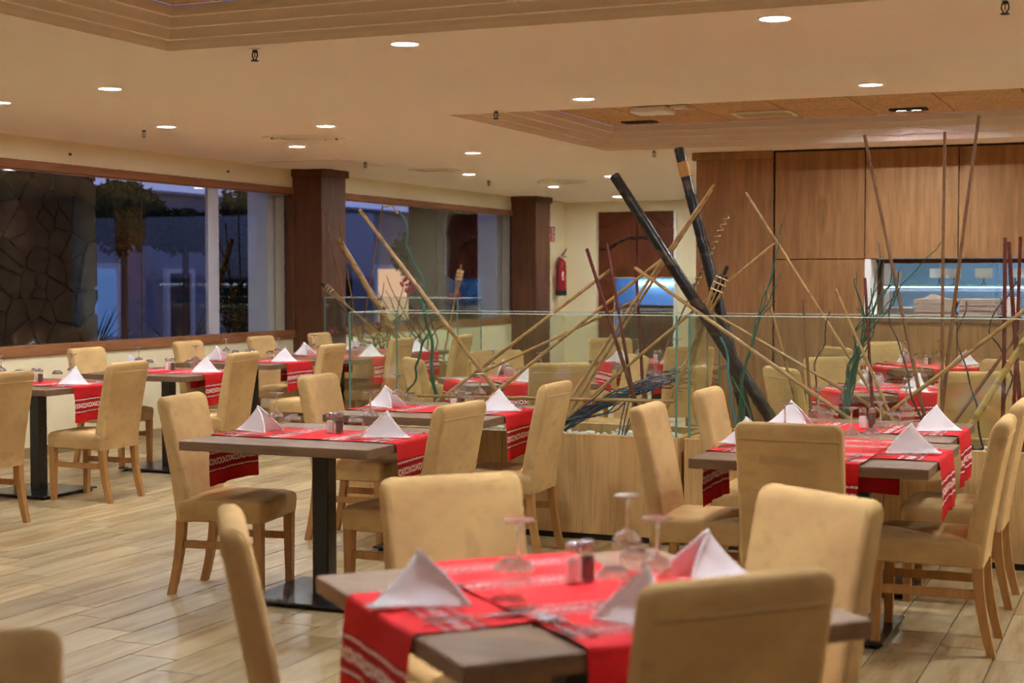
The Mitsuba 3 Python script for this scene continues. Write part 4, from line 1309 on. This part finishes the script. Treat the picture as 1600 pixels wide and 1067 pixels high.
t = thing('white_building', 'long pale building across the garden with a lit window', 'building')
part(t, 'wall', shape(box((-24, 22, -.1), (-20, 42.2, 3.3)), 'facade'))
part(t, 'roof_edge', shape(cbox((-24.1, 21.9, 3.3), (-19.85, 42.3, 3.38), .02), 'facade'))
for y0, y1, z0, z1, e in ((36.9, 39.3, .3, 1.75, (.30, .17, .08)), (24.5, 25.6, .3, 1.7, (.02, .045, .11)), (27.4, 28.2, .2, 1.6, None)):  # second pane glows blue, standing in for a reflection in the glass
    w_ = part(t, 'window_frame', shape(cat(box((-20, y0 - .12, z0 - .1), (-19.9, y0, z1 + .1)), box((-20, y1, z0 - .1), (-19.9, y1 + .12, z1 + .1)), box((-20, y0, z1), (-19.9, y1, z1 + .1)), box((-20, y0, z0 - .1), (-19.9, y1, z0))), 'white_paint'))
    k = part(w_, 'pane', shape(quad((-19.95, y0, z0), (-19.95, y1, z0), (-19.95, y1, z1), (-19.95, y0, z1)), 'facade' if e else 'black_metal'))
    if e: scene[k] = {**scene[k], 'emitter': emit([.35 * c for c in e])}


def leaf_cloud(c, rad, n, size, seed, m='leaf_dark'):
    r = np.random.default_rng(seed)
    d = r.normal(0, 1, (n, 3)); d /= np.linalg.norm(d, axis=1, keepdims=True)
    p = np.array(c) + d * np.array(rad) * (r.uniform(.35, 1, (n, 1)) ** .5) * (1 + .25 * (meshkit.noise(d * 3, seed)[:, None] - .5) * 2)
    a = r.normal(0, 1, (n, 3)); a /= np.linalg.norm(a, axis=1, keepdims=True)
    b = np.cross(a, r.normal(0, 1, (n, 3))); b /= np.linalg.norm(b, axis=1, keepdims=True)
    s = size * r.uniform(.6, 1.3, (n, 1))
    V = np.stack([p - a * s, p + b * s * .4, p + a * s, p - b * s * .4], 1).reshape(-1, 3)
    F = np.arange(4 * n).reshape(n, 4)
    return shape((V, F), m)


for (c, rad, n, l) in (((-13.0, 16.85, 2.34), (.55, .62, .46), 2600, 'round clipped dark tree below the evening sky'),
                       ((-13.0, 18.25, 2.18), (.55, .95, .30), 2600, 'flat clipped dark tree right of the round one'),
                       ((-12.4, 18.95, 1.75), (.5, .62, 1.25), 3400, 'tall dark bush right of the white window post'),
                       ((-12.0, 19.9, 2.2), (.4, .42, 1.0), 2000, 'dark conifer at the left of the second window'),
                       ((-16.0, 31.6, 2.05), (.6, .75, .6), 1400, 'round dark tree crown beside the far stone pier')):
    t = thing('garden_tree', l, 'tree')
    part(t, 'crown', leaf_cloud(c, rad, n, .075, int(c[1] * 10)))
    core = trimesh.creation.icosphere(subdivisions=3)
    core.vertices = np.array(c) + core.vertices * np.array(rad) * (.74 + .3 * (meshkit.noise(core.vertices * 4, 5)[:, None] - .3))
    part(t, 'inner_crown', shape(core, 'leaf_dark', True))
    part(t, 'trunk', shape(tube([(c[0], c[1], -.1), (c[0], c[1] + .03, c[2])], .05, 7), 'twig_dark', True))
for i, (x, y, h, n, l) in enumerate(((-10.6, 13.2, 1.35, 30, 'spiky grass-like plant outside the first window, left'), (-10.6, 14.9, 1.2, 34, 'spiky grass-like plant outside the first window, right of the post'),
                                     (-11.4, 14.2, 1.5, 24, 'thin spiky plant behind the other outside the window'))):
    t = thing('spiky_plant', l, 'plant')
    r = np.random.default_rng(700 + i)
    for k in range(n):
        a, o = r.uniform(0, 6.28), r.uniform(.2, .55)
        dx, dy = math.cos(a) * o, math.sin(a) * o
        hh = h * r.uniform(.6, 1)
        part(t, 'leaf', shape(tube([(x, y, -.05), (x + dx * .3, y + dy * .3, hh * .6), (x + dx, y + dy, hh * r.uniform(.7, 1))], [.018, .014, .002], 4), 'leaf_grey', True))
t = thing('cactus_group', 'group of tall column cacti outside the second window', 'cactus')
for k, (dx, dy, h) in enumerate(((0, 0, 2.15), (.3, .35, 1.9), (-.2, .6, 2.25), (.1, -.4, 1.8), (.25, .9, 1.75), (-.1, 1.1, 1.6))):
    a = np.arange(16) * 2 * math.pi / 16
    rr = .09 * (1 + .18 * np.cos(a * 8))
    rings = [np.column_stack([rr * q * np.cos(a), rr * q * np.sin(a), np.full(16, z)]) for q, z in ((1, -.1), (1.05, h * .5), (1, h - .12), (.75, h - .04), (.25, h))]
    part(t, 'column', shape(loft(rings), 'leaf_grey', 30), at(-12.6 + dx, 20.9 + dy, 0))
